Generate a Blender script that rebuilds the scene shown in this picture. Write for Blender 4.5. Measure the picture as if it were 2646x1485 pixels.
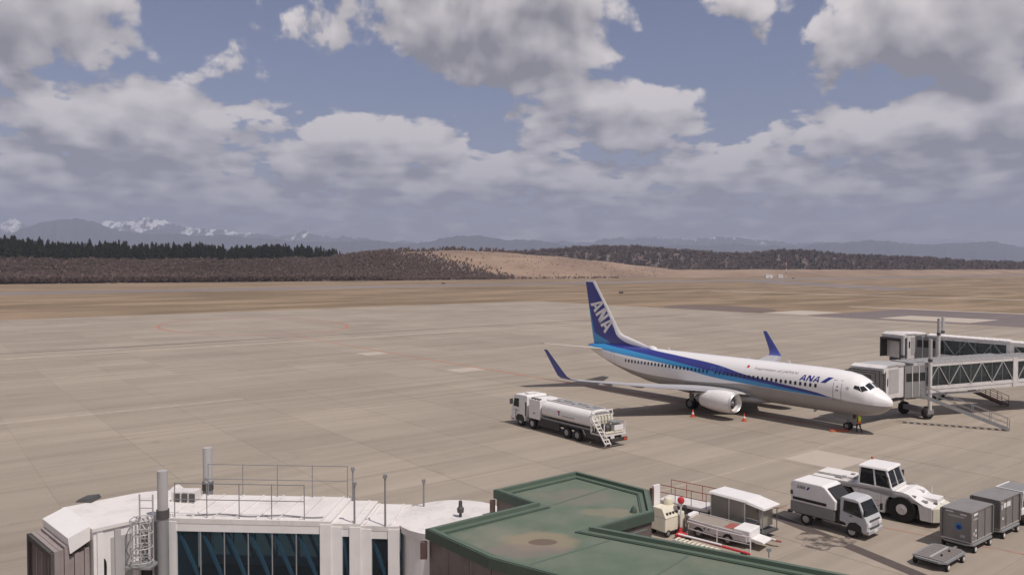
import bpy, bmesh, math, random
import numpy as np
from mathutils import Vector, Matrix

# ------------------------------------------------------------------ scene, camera, light
for o in list(bpy.data.objects):
    bpy.data.objects.remove(o)
scene = bpy.context.scene
COL = scene.collection
CAM_H, FPX = 14.7126, 2023.66 / 2646.0
cam_d = bpy.data.cameras.new('camera')
cam_d.sensor_width = 36.0
cam_d.lens = 36.0 * FPX
cam_d.clip_start, cam_d.clip_end = 0.3, 80000
cam = bpy.data.objects.new('camera', cam_d)
COL.objects.link(cam)
cam.location = (0, 0, CAM_H)
cam.rotation_euler = (math.pi / 2 - 0.027, 0, 0)
scene.camera = cam

SUN_TO = Vector((0.42, -0.40, 1.0)).normalized()
SUN_EL = math.asin(SUN_TO.z)
sun_d = bpy.data.lights.new('sun', 'SUN')
sun_d.energy = 4.0
sun_d.angle = math.radians(0.55)
sun_d.color = (1.0, 0.93, 0.86)
sun = bpy.data.objects.new('sun', sun_d)
COL.objects.link(sun)
sun.rotation_euler = SUN_TO.to_track_quat('Z', 'Y').to_euler()

scene.view_settings.view_transform = 'Standard'
scene.view_settings.look = 'None'
scene.view_settings.gamma = 1.0
scene.view_settings.use_curve_mapping = False
scene.view_settings.exposure = 0.0

# ------------------------------------------------------------------ node helper
class NT:
    def __init__(self, tree):
        self.t = tree; self.n = tree.nodes; self.l = tree.links
    def new(self, typ, **kw):
        nd = self.n.new(typ)
        for k, v in kw.items(): setattr(nd, k, v)
        return nd
    def put(self, sock, v):
        if hasattr(v, 'is_output') or isinstance(v, bpy.types.NodeSocket): self.l.new(v, sock)
        elif v is not None:
            if sock.type == 'RGBA' and len(v) == 3: v = (*v, 1)
            sock.default_value = v
    def math(self, op, a, b=None, c=None, clamp=False):
        nd = self.new('ShaderNodeMath', operation=op, use_clamp=clamp)
        for i, v in enumerate((a, b, c)):
            if v is not None: self.put(nd.inputs[i], v)
        return nd.outputs[0]
    def mix(self, f, a, b, mode='MIX'):
        nd = self.new('ShaderNodeMix', data_type='RGBA', blend_type=mode)
        self.put(nd.inputs[0], f); self.put(nd.inputs[6], a); self.put(nd.inputs[7], b)
        return nd.outputs[2]
    def rng(self, v, a, b, c=0.0, d=1.0, smooth=True):
        nd = self.new('ShaderNodeMapRange', interpolation_type='SMOOTHSTEP' if smooth else 'LINEAR')
        for i, x in enumerate((v, a, b, c, d)): self.put(nd.inputs[i], x)
        return nd.outputs[0]
    def noise(self, vec, scale, detail=4, rough=0.55, dim='3D', dist=0.0):
        nd = self.new('ShaderNodeTexNoise', noise_dimensions=dim)
        if vec is not None: self.l.new(vec, nd.inputs['Vector'])
        nd.inputs['Scale'].default_value = scale; nd.inputs['Detail'].default_value = detail
        nd.inputs['Roughness'].default_value = rough; nd.inputs['Distortion'].default_value = dist
        return nd.outputs['Fac']
    def vmap(self, vec, loc=(0, 0, 0), rot=(0, 0, 0), sc=(1, 1, 1)):
        nd = self.new('ShaderNodeMapping')
        self.l.new(vec, nd.inputs[0])
        nd.inputs[1].default_value = loc; nd.inputs[2].default_value = rot; nd.inputs[3].default_value = sc
        return nd.outputs[0]
    def sep(self, vec):
        nd = self.new('ShaderNodeSeparateXYZ'); self.l.new(vec, nd.inputs[0]); return nd.outputs
    def comb(self, x, y, z):
        nd = self.new('ShaderNodeCombineXYZ')
        for i, v in enumerate((x, y, z)): self.put(nd.inputs[i], v)
        return nd.outputs[0]

# ------------------------------------------------------------------ world: sky with cumulus
world = bpy.data.worlds.new('World')
scene.world = world
world.use_nodes = True
wt = world.node_tree
wt.nodes.clear()

def vmath(N, op, a, b, c=None):
    nd = N.new('ShaderNodeVectorMath', operation=op)
    for k, v in enumerate((a, b, c)):
        if v is None: continue
        if isinstance(v, tuple): nd.inputs[k].default_value = v
        else: N.l.new(v, nd.inputs[k])
    return nd.outputs['Value'] if op == 'DOT_PRODUCT' else nd.outputs[0]

def cloud_group(name, fine):
    """cloud depth along a direction: big masses + billows; fine adds the small puffs"""
    g = bpy.data.node_groups.new(name, 'ShaderNodeTree')
    g.interface.new_socket('Direction', in_out='INPUT', socket_type='NodeSocketVector')
    g.interface.new_socket('Density', in_out='OUTPUT', socket_type='NodeSocketFloat')
    N = NT(g)
    gi = N.new('NodeGroupInput'); go = N.new('NodeGroupOutput')
    x, y, z = N.sep(gi.outputs[0])
    az = N.math('ARCTAN2', x, y)
    zz = N.math('MAXIMUM', z, 0.0)
    Q = N.comb(N.math('MULTIPLY', az, 14.0), N.math('MULTIPLY', N.math('LOGARITHM', N.math('ADD', zz, 0.11), 2.71828), 5.6), 1.7)
    n1 = N.noise(Q, 0.60, 6 if fine else 3, 0.59, dist=0.3)
    # measured masses (centre px, centre py, half width, height up, depth down, weight)
    blobs = [(40, 70, 280, 220, 125, 1.0), (320, 375, 410, 165, 105, 1.0), (1230, 110, 480, 260, 150, 1.08), (1590, 345, 310, 135, 90, 1.0),
             (2440, 110, 370, 190, 125, 1.0), (2330, 360, 380, 110, 80, .95), (2660, 320, 220, 150, 110, .9), (950, 420, 320, 145, 95, 1.0), (1290, 470, 360, 95, 60, .85),
             (1850, 440, 360, 95, 60, .85), (2400, 480, 440, 90, 60, .8), (350, 500, 460, 80, 60, .7), (1950, 30, 130, 90, 90, .55), (700, 320, 150, 60, 60, .55)]
    wob = N.math('MULTIPLY_ADD', n1, 0.06, -0.03)
    E = N.comb(N.math('ADD', az, wob), N.math('MULTIPLY_ADD', wob, 0.3, z), 0.0)
    tot = 0.0
    for (px, py, rx, ru, rd, w) in blobs:
        a = math.atan((px - 1323) / 2023.66); el = (687.9 - py) / 2023.66 * math.cos(a)
        iu, iv = 2023.66 / rx, 2023.66 / ru
        V = vmath(N, 'MULTIPLY_ADD', E, (iu, iv, 0.0), (-a * iu, -el * iv, 0.0))
        V = vmath(N, 'MAXIMUM', V, vmath(N, 'MULTIPLY', V, (-1.0, -ru / rd, 0.0)))
        q = vmath(N, 'DOT_PRODUCT', V, V)
        tot = N.math('MAXIMUM', tot, N.math('MULTIPLY_ADD', q, -w, w))
    front = N.rng(y, 0.45, 0.75)
    big = N.noise(N.vmap(Q, loc=(4.4, 1.3, 0)), 0.2, 1, 0.5)
    allround = N.rng(big, 0.40, 0.62)                      # the same cumulus all round the horizon and overhead
    T = N.math('ADD', N.math('MULTIPLY', tot, front), N.math('MULTIPLY', allround, N.math('SUBTRACT', 1.0, front)))
    T = N.math('ADD', T, N.rng(z, 0.140, 0.070, 0.0, 0.44))
    D = N.math('ADD', N.math('MULTIPLY', T, 0.62), N.math('MULTIPLY_ADD', n1, 1.5, -0.78))
    n3 = N.noise(N.vmap(Q, loc=(2.7, 8.1, 3.0), sc=(1.0, 1.7, 1.0)), 1.5, 3 if fine else 1, 0.55)
    D = N.math('ADD', D, N.math('MULTIPLY', N.math('ADD', n3, -0.5), N.rng(z, 0.24, 0.10, 0.35, 1.35)))
    def vor(sc, amp):
        nd = N.new('ShaderNodeTexVoronoi', feature='F1', voronoi_dimensions='2D')
        N.l.new(Q, nd.inputs['Vector']); nd.inputs['Scale'].default_value = sc
        nd.inputs['Detail'].default_value = 1.0 if fine else 0.0; nd.inputs['Roughness'].default_value = 0.45
        nd.inputs['Lacunarity'].default_value = 2.3; nd.normalize = True
        return N.math('MULTIPLY_ADD', nd.outputs['Distance'], -amp, amp * 0.45)
    D = N.math('ADD', D, vor(1.6, 0.38))
    N.l.new(D, go.inputs[0])
    return g

W = NT(wt)
tc = W.new('ShaderNodeTexCoord')
sky = W.new('ShaderNodeTexSky', sky_type='NISHITA')
sky.sun_disc = False
sky.sun_elevation = SUN_EL
sky.sun_rotation = math.atan2(SUN_TO.x, SUN_TO.y)
sky.air_density, sky.dust_density, sky.ozone_density, sky.altitude = 1.0, 0.7, 1.6, 80
dirv = tc.outputs['Generated']
cgf, cgc = cloud_group('cloud_fine', True), cloud_group('cloud_coarse', False)
def cloud_at(g, o):
    nd = W.new('ShaderNodeGroup'); nd.node_tree = g
    if o is None: wt.links.new(dirv, nd.inputs[0])
    else:
        a = W.new('ShaderNodeVectorMath', operation='ADD'); wt.links.new(dirv, a.inputs[0]); a.inputs[1].default_value = o
        wt.links.new(a.outputs[0], nd.inputs[0])
    return nd.outputs[0]
D1 = cloud_at(cgf, None); D2 = cloud_at(cgc, (0.006, 0, 0.030))
alpha = W.rng(D1, 0.17, 0.31)
lit = W.math('MULTIPLY', W.math('SUBTRACT', D1, D2), 1.65)
thick = W.rng(D1, 0.30, 1.0)
shade = W.math('ADD', W.math('MULTIPLY_ADD', thick, -0.42, 0.50), lit, clamp=True)
ccol = W.mix(shade, (2.55, 2.40, 2.55), (9.8, 9.0, 8.7))
_, _, dz = W.sep(dirv)
hz = W.math('EXPONENT', W.math('MULTIPLY', W.math('MAXIMUM', dz, 0.0), -21.0))
blue = W.mix(1.0, sky.outputs[0], (0.86, 0.75, 0.84), 'MULTIPLY')
skyc = W.mix(W.math('MULTIPLY', hz, 0.9), blue, (2.8, 2.75, 3.15))
ccol = W.mix(W.math('MULTIPLY', hz, 0.48), ccol, (3.05, 2.95, 3.2))
alpha = W.math('MULTIPLY', alpha, W.rng(dz, -0.01, 0.03))
col = W.mix(W.math('MULTIPLY', alpha, 0.97), skyc, ccol)
bg = W.new('ShaderNodeBackground'); wt.links.new(col, bg.inputs[0]); bg.inputs[1].default_value = 0.09
wo = W.new('ShaderNodeOutputWorld'); wt.links.new(bg.outputs[0], wo.inputs[0])
world.cycles.sampling_method = 'MANUAL'
world.cycles.sample_map_resolution = 512

# ------------------------------------------------------------------ materials
MATS = {}
def mat_base(name):
    m = bpy.data.materials.new(name); m.use_nodes = True
    m.node_tree.nodes.clear()
    N = NT(m.node_tree)
    b = N.new('ShaderNodeBsdfPrincipled'); o = N.new('ShaderNodeOutputMaterial')
    N.l.new(b.outputs[0], o.inputs[0])
    MATS[name] = m
    return m, N, b

def paint(name, col, rough=0.45, dirt=0.12, scale=1.6, metal=0.0, dcol=(0.16, 0.13, 0.11), spec=0.4, streak=True):
    m, N, b = mat_base(name)
    tcn = N.new('ShaderNodeTexCoord')
    oc = tcn.outputs['Object']
    n1 = N.noise(oc, scale, 6, 0.6)
    n2 = N.noise(N.vmap(oc, sc=(3, 3, 0.35)), scale * 1.7, 4, 0.6)
    f = N.math('MULTIPLY', N.rng(n1, 0.42, 0.75), dirt)
    if streak: f = N.math('ADD', f, N.math('MULTIPLY', N.rng(n2, 0.52, 0.78), dirt * 0.9))
    c = N.mix(f, col, dcol)
    N.l.new(c, b.inputs['Base Color'])
    N.put(b.inputs['Roughness'], N.math('MULTIPLY_ADD', n1, 0.25, rough - 0.1))
    b.inputs['Metallic'].default_value = metal
    b.inputs['Specular IOR Level'].default_value = spec
    return m

def glass(name, tint=(0.05, 0.08, 0.10), rough=0.06, see=0.35):
    m, N, b = mat_base(name)
    b.inputs['Base Color'].default_value = (*[t * 0.5 for t in tint], 1)
    b.inputs['Roughness'].default_value = rough
    b.inputs['Specular IOR Level'].default_value = 0.5
    tr = N.new('ShaderNodeBsdfTransparent'); tr.inputs[0].default_value = (*[min(1, t * 6) for t in tint], 1)
    mx = N.new('ShaderNodeMixShader'); mx.inputs[0].default_value = see
    out = [n for n in N.n if n.type == 'OUTPUT_MATERIAL'][0]
    N.l.new(b.outputs[0], mx.inputs[1]); N.l.new(tr.outputs[0], mx.inputs[2]); N.l.new(mx.outputs[0], out.inputs[0])
    return m

GRID = math.radians(38.0)      # direction of the apron grid
def ground_mat(name, fn, rough=0.9):
    m, N, b = mat_base(name)
    geo = N.new('ShaderNodeNewGeometry')
    pos = geo.outputs['Position']
    un = N.vmap(pos, rot=(0, 0, -GRID))
    N.l.new(fn(N, pos, un), b.inputs['Base Color'])
    b.inputs['Roughness'].default_value = rough
    b.inputs['Specular IOR Level'].default_value = 0.25
    return m

def _conc(N, pos, un):
    x, y, z = N.sep(un)
    cell = N.comb(N.math('FLOOR', N.math('DIVIDE', x, 7.5)), N.math('FLOOR', N.math('DIVIDE', y, 7.5)), 0.0)
    wn = N.new('ShaderNodeTexWhiteNoise', noise_dimensions='2D'); N.l.new(cell, wn.inputs['Vector'])
    big = N.noise(pos, 0.035, 5, 0.6)
    strk = N.noise(N.vmap(un, sc=(0.018, 0.30, 1)), 1.0, 4, 0.6)
    strk2 = N.noise(N.vmap(un, sc=(0.05, 0.9, 1)), 1.0, 3, 0.6)
    fine = N.noise(pos, 1.3, 6, 0.65)
    f = N.math('ADD', N.math('MULTIPLY', wn.outputs['Value'], 0.27), N.math('MULTIPLY', N.rng(strk, 0.3, 0.7), 0.34))
    f = N.math('ADD', f, N.math('MULTIPLY', N.rng(big, 0.35, 0.65), 0.22))
    f = N.math('ADD', f, N.math('MULTIPLY', N.rng(strk2, 0.35, 0.65), 0.16))
    f = N.math('ADD', f, N.math('MULTIPLY', fine, 0.16))
    c = N.mix(f, (0.228, 0.192, 0.155), (0.376, 0.320, 0.262))
    # rubber and oil marks
    oil = N.math('MULTIPLY', N.rng(N.noise(pos, 0.22, 6, 0.68), 0.58, 0.76), 0.36)
    c = N.mix(oil, c, (0.15, 0.12, 0.105))
    tyre = N.math('MULTIPLY', N.rng(N.noise(N.vmap(un, rot=(0, 0, 0.9), sc=(0.03, 1.2, 1)), 1.0, 3, 0.5), 0.58, 0.70), 0.22)
    return N.mix(tyre, c, (0.16, 0.13, 0.115))
ground_mat('concrete_slab', _conc)
ground_mat('joint_filler', lambda N, p, u: N.mix(N.noise(p, 0.4, 4), (0.26, 0.215, 0.175), (0.325, 0.272, 0.22)))
ground_mat('pale_concrete', lambda N, p, u: N.mix(N.noise(p, 0.5, 5), (0.40, 0.345, 0.29), (0.47, 0.405, 0.345)))
ground_mat('asphalt', lambda N, p, u: N.mix(N.noise(N.vmap(u, sc=(.02, .2, 1)), 1.0, 5), (0.135, 0.110, 0.108), (0.205, 0.170, 0.165)))
ground_mat('far_asphalt', lambda N, p, u: N.mix(N.rng(N.noise(N.vmap(u, sc=(.006, .12, 1)), 1.0, 5), .3, .7), (0.15, 0.125, 0.12), (0.27, 0.225, 0.205)))
ground_mat('trench_steel', lambda N, p, u: N.mix(N.noise(p, 3.0, 5), (0.075, 0.06, 0.055), (0.125, 0.10, 0.09)))
ground_mat('orange_line', lambda N, p, u: N.mix(N.rng(N.noise(p, 0.6, 6, .7), .38, .70), (0.41, 0.155, 0.11), (0.32, 0.235, 0.188)))
ground_mat('white_line', lambda N, p, u: N.mix(N.rng(N.noise(p, 0.8, 6, .7), .4, .7), (0.43, 0.365, 0.30), (0.34, 0.275, 0.22)))
ground_mat('wet_concrete', lambda N, p, u: N.mix(N.noise(p, 1.3, 6), (0.115, 0.092, 0.082), (0.175, 0.145, 0.125)), 0.6)
MATS['wet_concrete'].node_tree.nodes.clear()
def _wet():
    m = MATS['wet_concrete']; N = NT(m.node_tree); b = N.new('ShaderNodeBsdfPrincipled'); o = N.new('ShaderNodeOutputMaterial'); N.l.new(b.outputs[0], o.inputs[0])
    p = N.new('ShaderNodeNewGeometry').outputs['Position']
    f = N.rng(N.noise(p, 1.5, 5, .6), .40, .62)
    N.l.new(N.mix(f, (0.10, 0.082, 0.072), (0.30, 0.25, 0.205)), b.inputs['Base Color'])
    N.put(b.inputs['Roughness'], N.math('MULTIPLY_ADD', f, 0.45, 0.42))
_wet()
ground_mat('orange_mat', lambda N, p, u: N.mix(N.noise(p, 4, 4), (0.50, 0.13, 0.06), (0.36, 0.11, 0.07)))

def _grass(N, pos, un):
    a = N.noise(N.vmap(un, sc=(0.011, 0.035, 1)), 1.0, 8, 0.68)
    b_ = N.noise(N.vmap(un, loc=(31, 4, 0), sc=(0.016, 0.060, 1)), 1.0, 7, 0.68)
    c_ = N.noise(pos, 0.004, 5, 0.6)
    c = N.mix(N.rng(a, 0.36, 0.64), (0.175, 0.125, 0.078), (0.345, 0.248, 0.168))
    c = N.mix(N.math('MULTIPLY', N.rng(b_, 0.45, 0.70), 0.75), c, (0.150, 0.115, 0.062))
    c = N.mix(N.math('MULTIPLY', N.rng(c_, 0.48, 0.72), 0.6), c, (0.345, 0.25, 0.178))
    fine = N.noise(pos, 0.5, 6, 0.7)
    return N.mix(N.math('MULTIPLY', fine, 0.3), c, (0.12, 0.095, 0.05))
ground_mat('dry_grass', _grass)
def _tan(N, pos, un):
    a = N.noise(N.vmap(pos, sc=(0.010, 0.006, 0.05)), 1.0, 7, 0.62)
    c = N.mix(N.rng(a, 0.35, 0.66), (0.22, 0.150, 0.108), (0.325, 0.230, 0.165))
    return N.mix(N.math('MULTIPLY', N.rng(N.noise(pos, 0.02, 6, .65), .5, .7), .5), c, (0.165, 0.115, 0.085))
ground_mat('tan_slope', _tan)
ground_mat('woodland_floor', lambda N, p, u: N.mix(N.noise(p, 0.02, 6, .65), (0.13, 0.098, 0.086), (0.19, 0.142, 0.122)))
def _mount(N, pos, un):
    x, y, z = N.sep(pos)
    n1 = N.noise(N.vmap(pos, sc=(1, 0.35, 1.3)), 0.0040, 8, 0.68)
    n2 = N.noise(N.vmap(pos, rot=(0, 0.6, 0.3), sc=(1, 0.3, 0.35)), 0.0085, 6, 0.7)
    f = N.math('ADD', N.math('MULTIPLY', N.rng(z, 380, 880, smooth=False), 0.26), N.math('ADD', N.math('MULTIPLY', n1, 0.85), N.math('MULTIPLY', n2, 0.75)))
    snow = N.rng(f, 0.955, 1.02)
    far = N.rng(y, 11500, 12500)
    base = N.mix(n1, (0.035, 0.040, 0.050), (0.10, 0.085, 0.085))
    return N.mix(N.math('MULTIPLY', snow, far), base, (0.86, 0.84, 0.86))
ground_mat('mountain', _mount)

def foliage(name, c0, c1, scale):
    m, N, b = mat_base(name)
    geo = N.new('ShaderNodeNewGeometry')
    n = N.noise(geo.outputs['Position'], scale, 4, .6)
    r = geo.outputs['Random Per Island']
    f = N.math('ADD', N.math('MULTIPLY', n, .6), N.math('MULTIPLY', r, .4))
    N.l.new(N.mix(N.rng(f, .25, .75), c0, c1), b.inputs['Base Color'])
    b.inputs['Roughness'].default_value = 0.95; b.inputs['Specular IOR Level'].default_value = 0.1
    # thin twigs and needles let about half the light through
    tl = N.new('ShaderNodeBsdfTranslucent'); N.l.new(b.inputs['Base Color'].links[0].from_socket, tl.inputs[0])
    mx = N.new('ShaderNodeMixShader'); mx.inputs[0].default_value = 0.55
    out = [q for q in N.n if q.type == 'OUTPUT_MATERIAL'][0]
    N.l.new(b.outputs[0], mx.inputs[1]); N.l.new(tl.outputs[0], mx.inputs[2]); N.l.new(mx.outputs[0], out.inputs[0])
foliage('conifer_needles', (0.026, 0.030, 0.020), (0.060, 0.060, 0.036), 0.02)
foliage('bare_twigs', (0.205, 0.150, 0.124), (0.285, 0.212, 0.176), 0.012)
foliage('dark_twigs', (0.140, 0.104, 0.088), (0.205, 0.152, 0.126), 0.008)

WHITE = paint('white_paint', (0.76, 0.735, 0.72), dirt=0.11, dcol=(0.24, 0.20, 0.17))
paint('white_clean', (0.78, 0.755, 0.75), 0.32, dirt=0.03, scale=0.5, streak=False)
paint('white_worn', (0.66, 0.63, 0.61), dirt=0.24)
paint('white_roof', (0.70, 0.665, 0.64), 0.6, dirt=0.26, scale=0.9, dcol=(0.27, 0.235, 0.205))
paint('cream_paint', (0.70, 0.66, 0.53), dirt=0.16)
paint('light_grey', (0.42, 0.405, 0.40), dirt=0.15)
paint('mid_grey', (0.24, 0.235, 0.235), dirt=0.15)
paint('steel', (0.42, 0.42, 0.43), 0.4, dirt=0.2, metal=0.55)
paint('galvanised', (0.33, 0.335, 0.34), 0.5, dirt=0.2, metal=0.4)
paint('dark_grey', (0.075, 0.072, 0.072), 0.6, dirt=0.2)
paint('chassis', (0.040, 0.037, 0.036), 0.6, dirt=0.35, dcol=(0.10, 0.085, 0.07))
paint('rubber', (0.028, 0.026, 0.025), 0.85, dirt=0.35, dcol=(0.085, 0.072, 0.062), spec=0.2)
paint('black_trim', (0.022, 0.021, 0.022), 0.5, dirt=0.1)
paint('red_paint', (0.52, 0.035, 0.045), dirt=0.12)
paint('dull_red', (0.36, 0.11, 0.09), dirt=0.15)
paint('orange_plastic', (0.62, 0.085, 0.035), dirt=0.1)
paint('hi_vis', (0.72, 0.82, 0.07), 0.8, dirt=0.05)
paint('hi_vis_orange', (0.78, 0.20, 0.08), 0.8, dirt=0.05)
paint('navy_cloth', (0.035, 0.038, 0.055), 0.9, dirt=0.1)
paint('skin', (0.48, 0.30, 0.22), 0.6, dirt=0.02)
paint('canopy_fabric', (0.30, 0.255, 0.245), 0.85, dirt=0.30, dcol=(0.14, 0.12, 0.115))
paint('dark_fabric', (0.072, 0.066, 0.063), 0.9, dirt=0.2)
paint('bronze_panel', (0.135, 0.105, 0.096), 0.55, dirt=0.5, scale=0.9, dcol=(0.235, 0.21, 0.195))
paint('brown_metal', (0.10, 0.06, 0.05), 0.6, dirt=0.2)
paint('container_grey', (0.235, 0.225, 0.218), 0.45, dirt=0.30, metal=0.35, scale=2.2)
paint('container_top', (0.26, 0.247, 0.24), 0.5, dirt=0.30, metal=0.2)
paint('deck_plate', (0.25, 0.222, 0.205), 0.55, dirt=0.30, metal=0.3)
paint('plywood', (0.33, 0.26, 0.20), 0.8, dirt=0.3)
paint('conveyor', (0.30, 0.26, 0.22), 0.8, dirt=0.35)
paint('aluminium', (0.60, 0.59, 0.58), 0.42, dirt=0.08, metal=0.7)
paint('wing_grey', (0.44, 0.43, 0.43), 0.42, dirt=0.10, scale=0.5)
paint('blue_beam', (0.40, 0.55, 0.64), dirt=0.1)
paint('interior_dark', (0.035, 0.036, 0.040), 0.8, dirt=0.1)
paint('bridge_carpet', (0.13, 0.16, 0.19), 0.9, dirt=0.1)
paint('amber', (0.45, 0.10, 0.03), 0.3, dirt=0.0)
paint('blue_mark', (0.02, 0.03, 0.22), 0.5, dirt=0.02)
paint('light_blue_mark', (0.05, 0.22, 0.46), 0.5, dirt=0.02)
paint('dark_mark', (0.10, 0.095, 0.10), 0.6, dirt=0.02)
paint('cyan_blue', (0.18, 0.32, 0.40), 0.35, dirt=0.08)
glass('bridge_glass', (0.092, 0.114, 0.126), 0.05, 0.78)
glass('smoky_glass', (0.125, 0.138, 0.142), 0.10, 0.58)
paint('light_silver', (0.50, 0.505, 0.52), 0.35, dirt=0.15)
glass('cab_glass', (0.03, 0.036, 0.036), 0.06, 0.30)
glass('milky_glass', (0.62, 0.58, 0.50), 0.3, 0.35)

def _roof():
    m, N, b = mat_base('green_roof')
    geo = N.new('ShaderNodeNewGeometry'); pos = geo.outputs['Position']
    x, y, z = N.sep(pos)
    wx = N.math('MULTIPLY_ADD', N.noise(pos, 1.1, 5), 1.0, -0.5)
    wy = N.math('MULTIPLY_ADD', N.noise(N.vmap(pos, loc=(9, 3, 0)), 1.1, 5), 1.0, -0.5)
    def blob(cx, cy, rx, ry, wob):
        u = N.math('DIVIDE', N.math('ADD', N.math('ADD', x, -cx), N.math('MULTIPLY', wx, wob)), rx)
        v = N.math('DIVIDE', N.math('ADD', N.math('ADD', y, -cy), N.math('MULTIPLY', wy, wob)), ry)
        return N.math('ADD', N.math('MULTIPLY', u, u), N.math('MULTIPLY', v, v))
    n = N.noise(pos, 0.9, 6, .6)
    c = N.mix(N.rng(n, .3, .7), (0.108, 0.145, 0.104), (0.148, 0.174, 0.134))
    c = N.mix(N.math('MULTIPLY', N.rng(N.noise(pos, 0.35, 5, .6), .5, .72), .6), c, (0.215, 0.205, 0.165))
    # silt left by standing water, with a dark core where the puddle dries last
    c = N.mix(N.math('MULTIPLY', N.rng(blob(0.75, 21.40, 1.25, 0.85, 0.9), 1.1, 0.35), 0.65), c, (0.29, 0.225, 0.155))
    c = N.mix(N.math('MULTIPLY', N.rng(blob(0.35, 20.75, 1.3, 0.5, 0.9), 1.1, 0.4), 0.6), c, (0.205, 0.165, 0.15))
    c = N.mix(N.math('MULTIPLY', N.rng(blob(2.2, 25.6, 1.3, 1.0, 1.3), 1.1, 0.3), 0.55), c, (0.20, 0.175, 0.15))
    c = N.mix(N.math('MULTIPLY', N.rng(blob(2.9, 23.9, 1.0, 0.5, 1.0), 1.1, 0.3), 0.5), c, (0.25, 0.21, 0.15))
    c = N.mix(N.math('MULTIPLY', N.rng(blob(0.84, 21.35, 0.40, 0.24, 0.12), 1.15, 0.85), 0.9), c, (0.135, 0.10, 0.08))
    N.l.new(c, b.inputs['Base Color'])
    b.inputs['Roughness'].default_value = 0.75; b.inputs['Specular IOR Level'].default_value = 0.25
_roof()
paint('green_top', (0.098, 0.134, 0.100), 0.6, dirt=0.22, dcol=(0.17, 0.17, 0.14))
paint('green_trim', (0.058, 0.086, 0.064), 0.5, dirt=0.22, dcol=(0.13, 0.14, 0.11))

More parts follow.
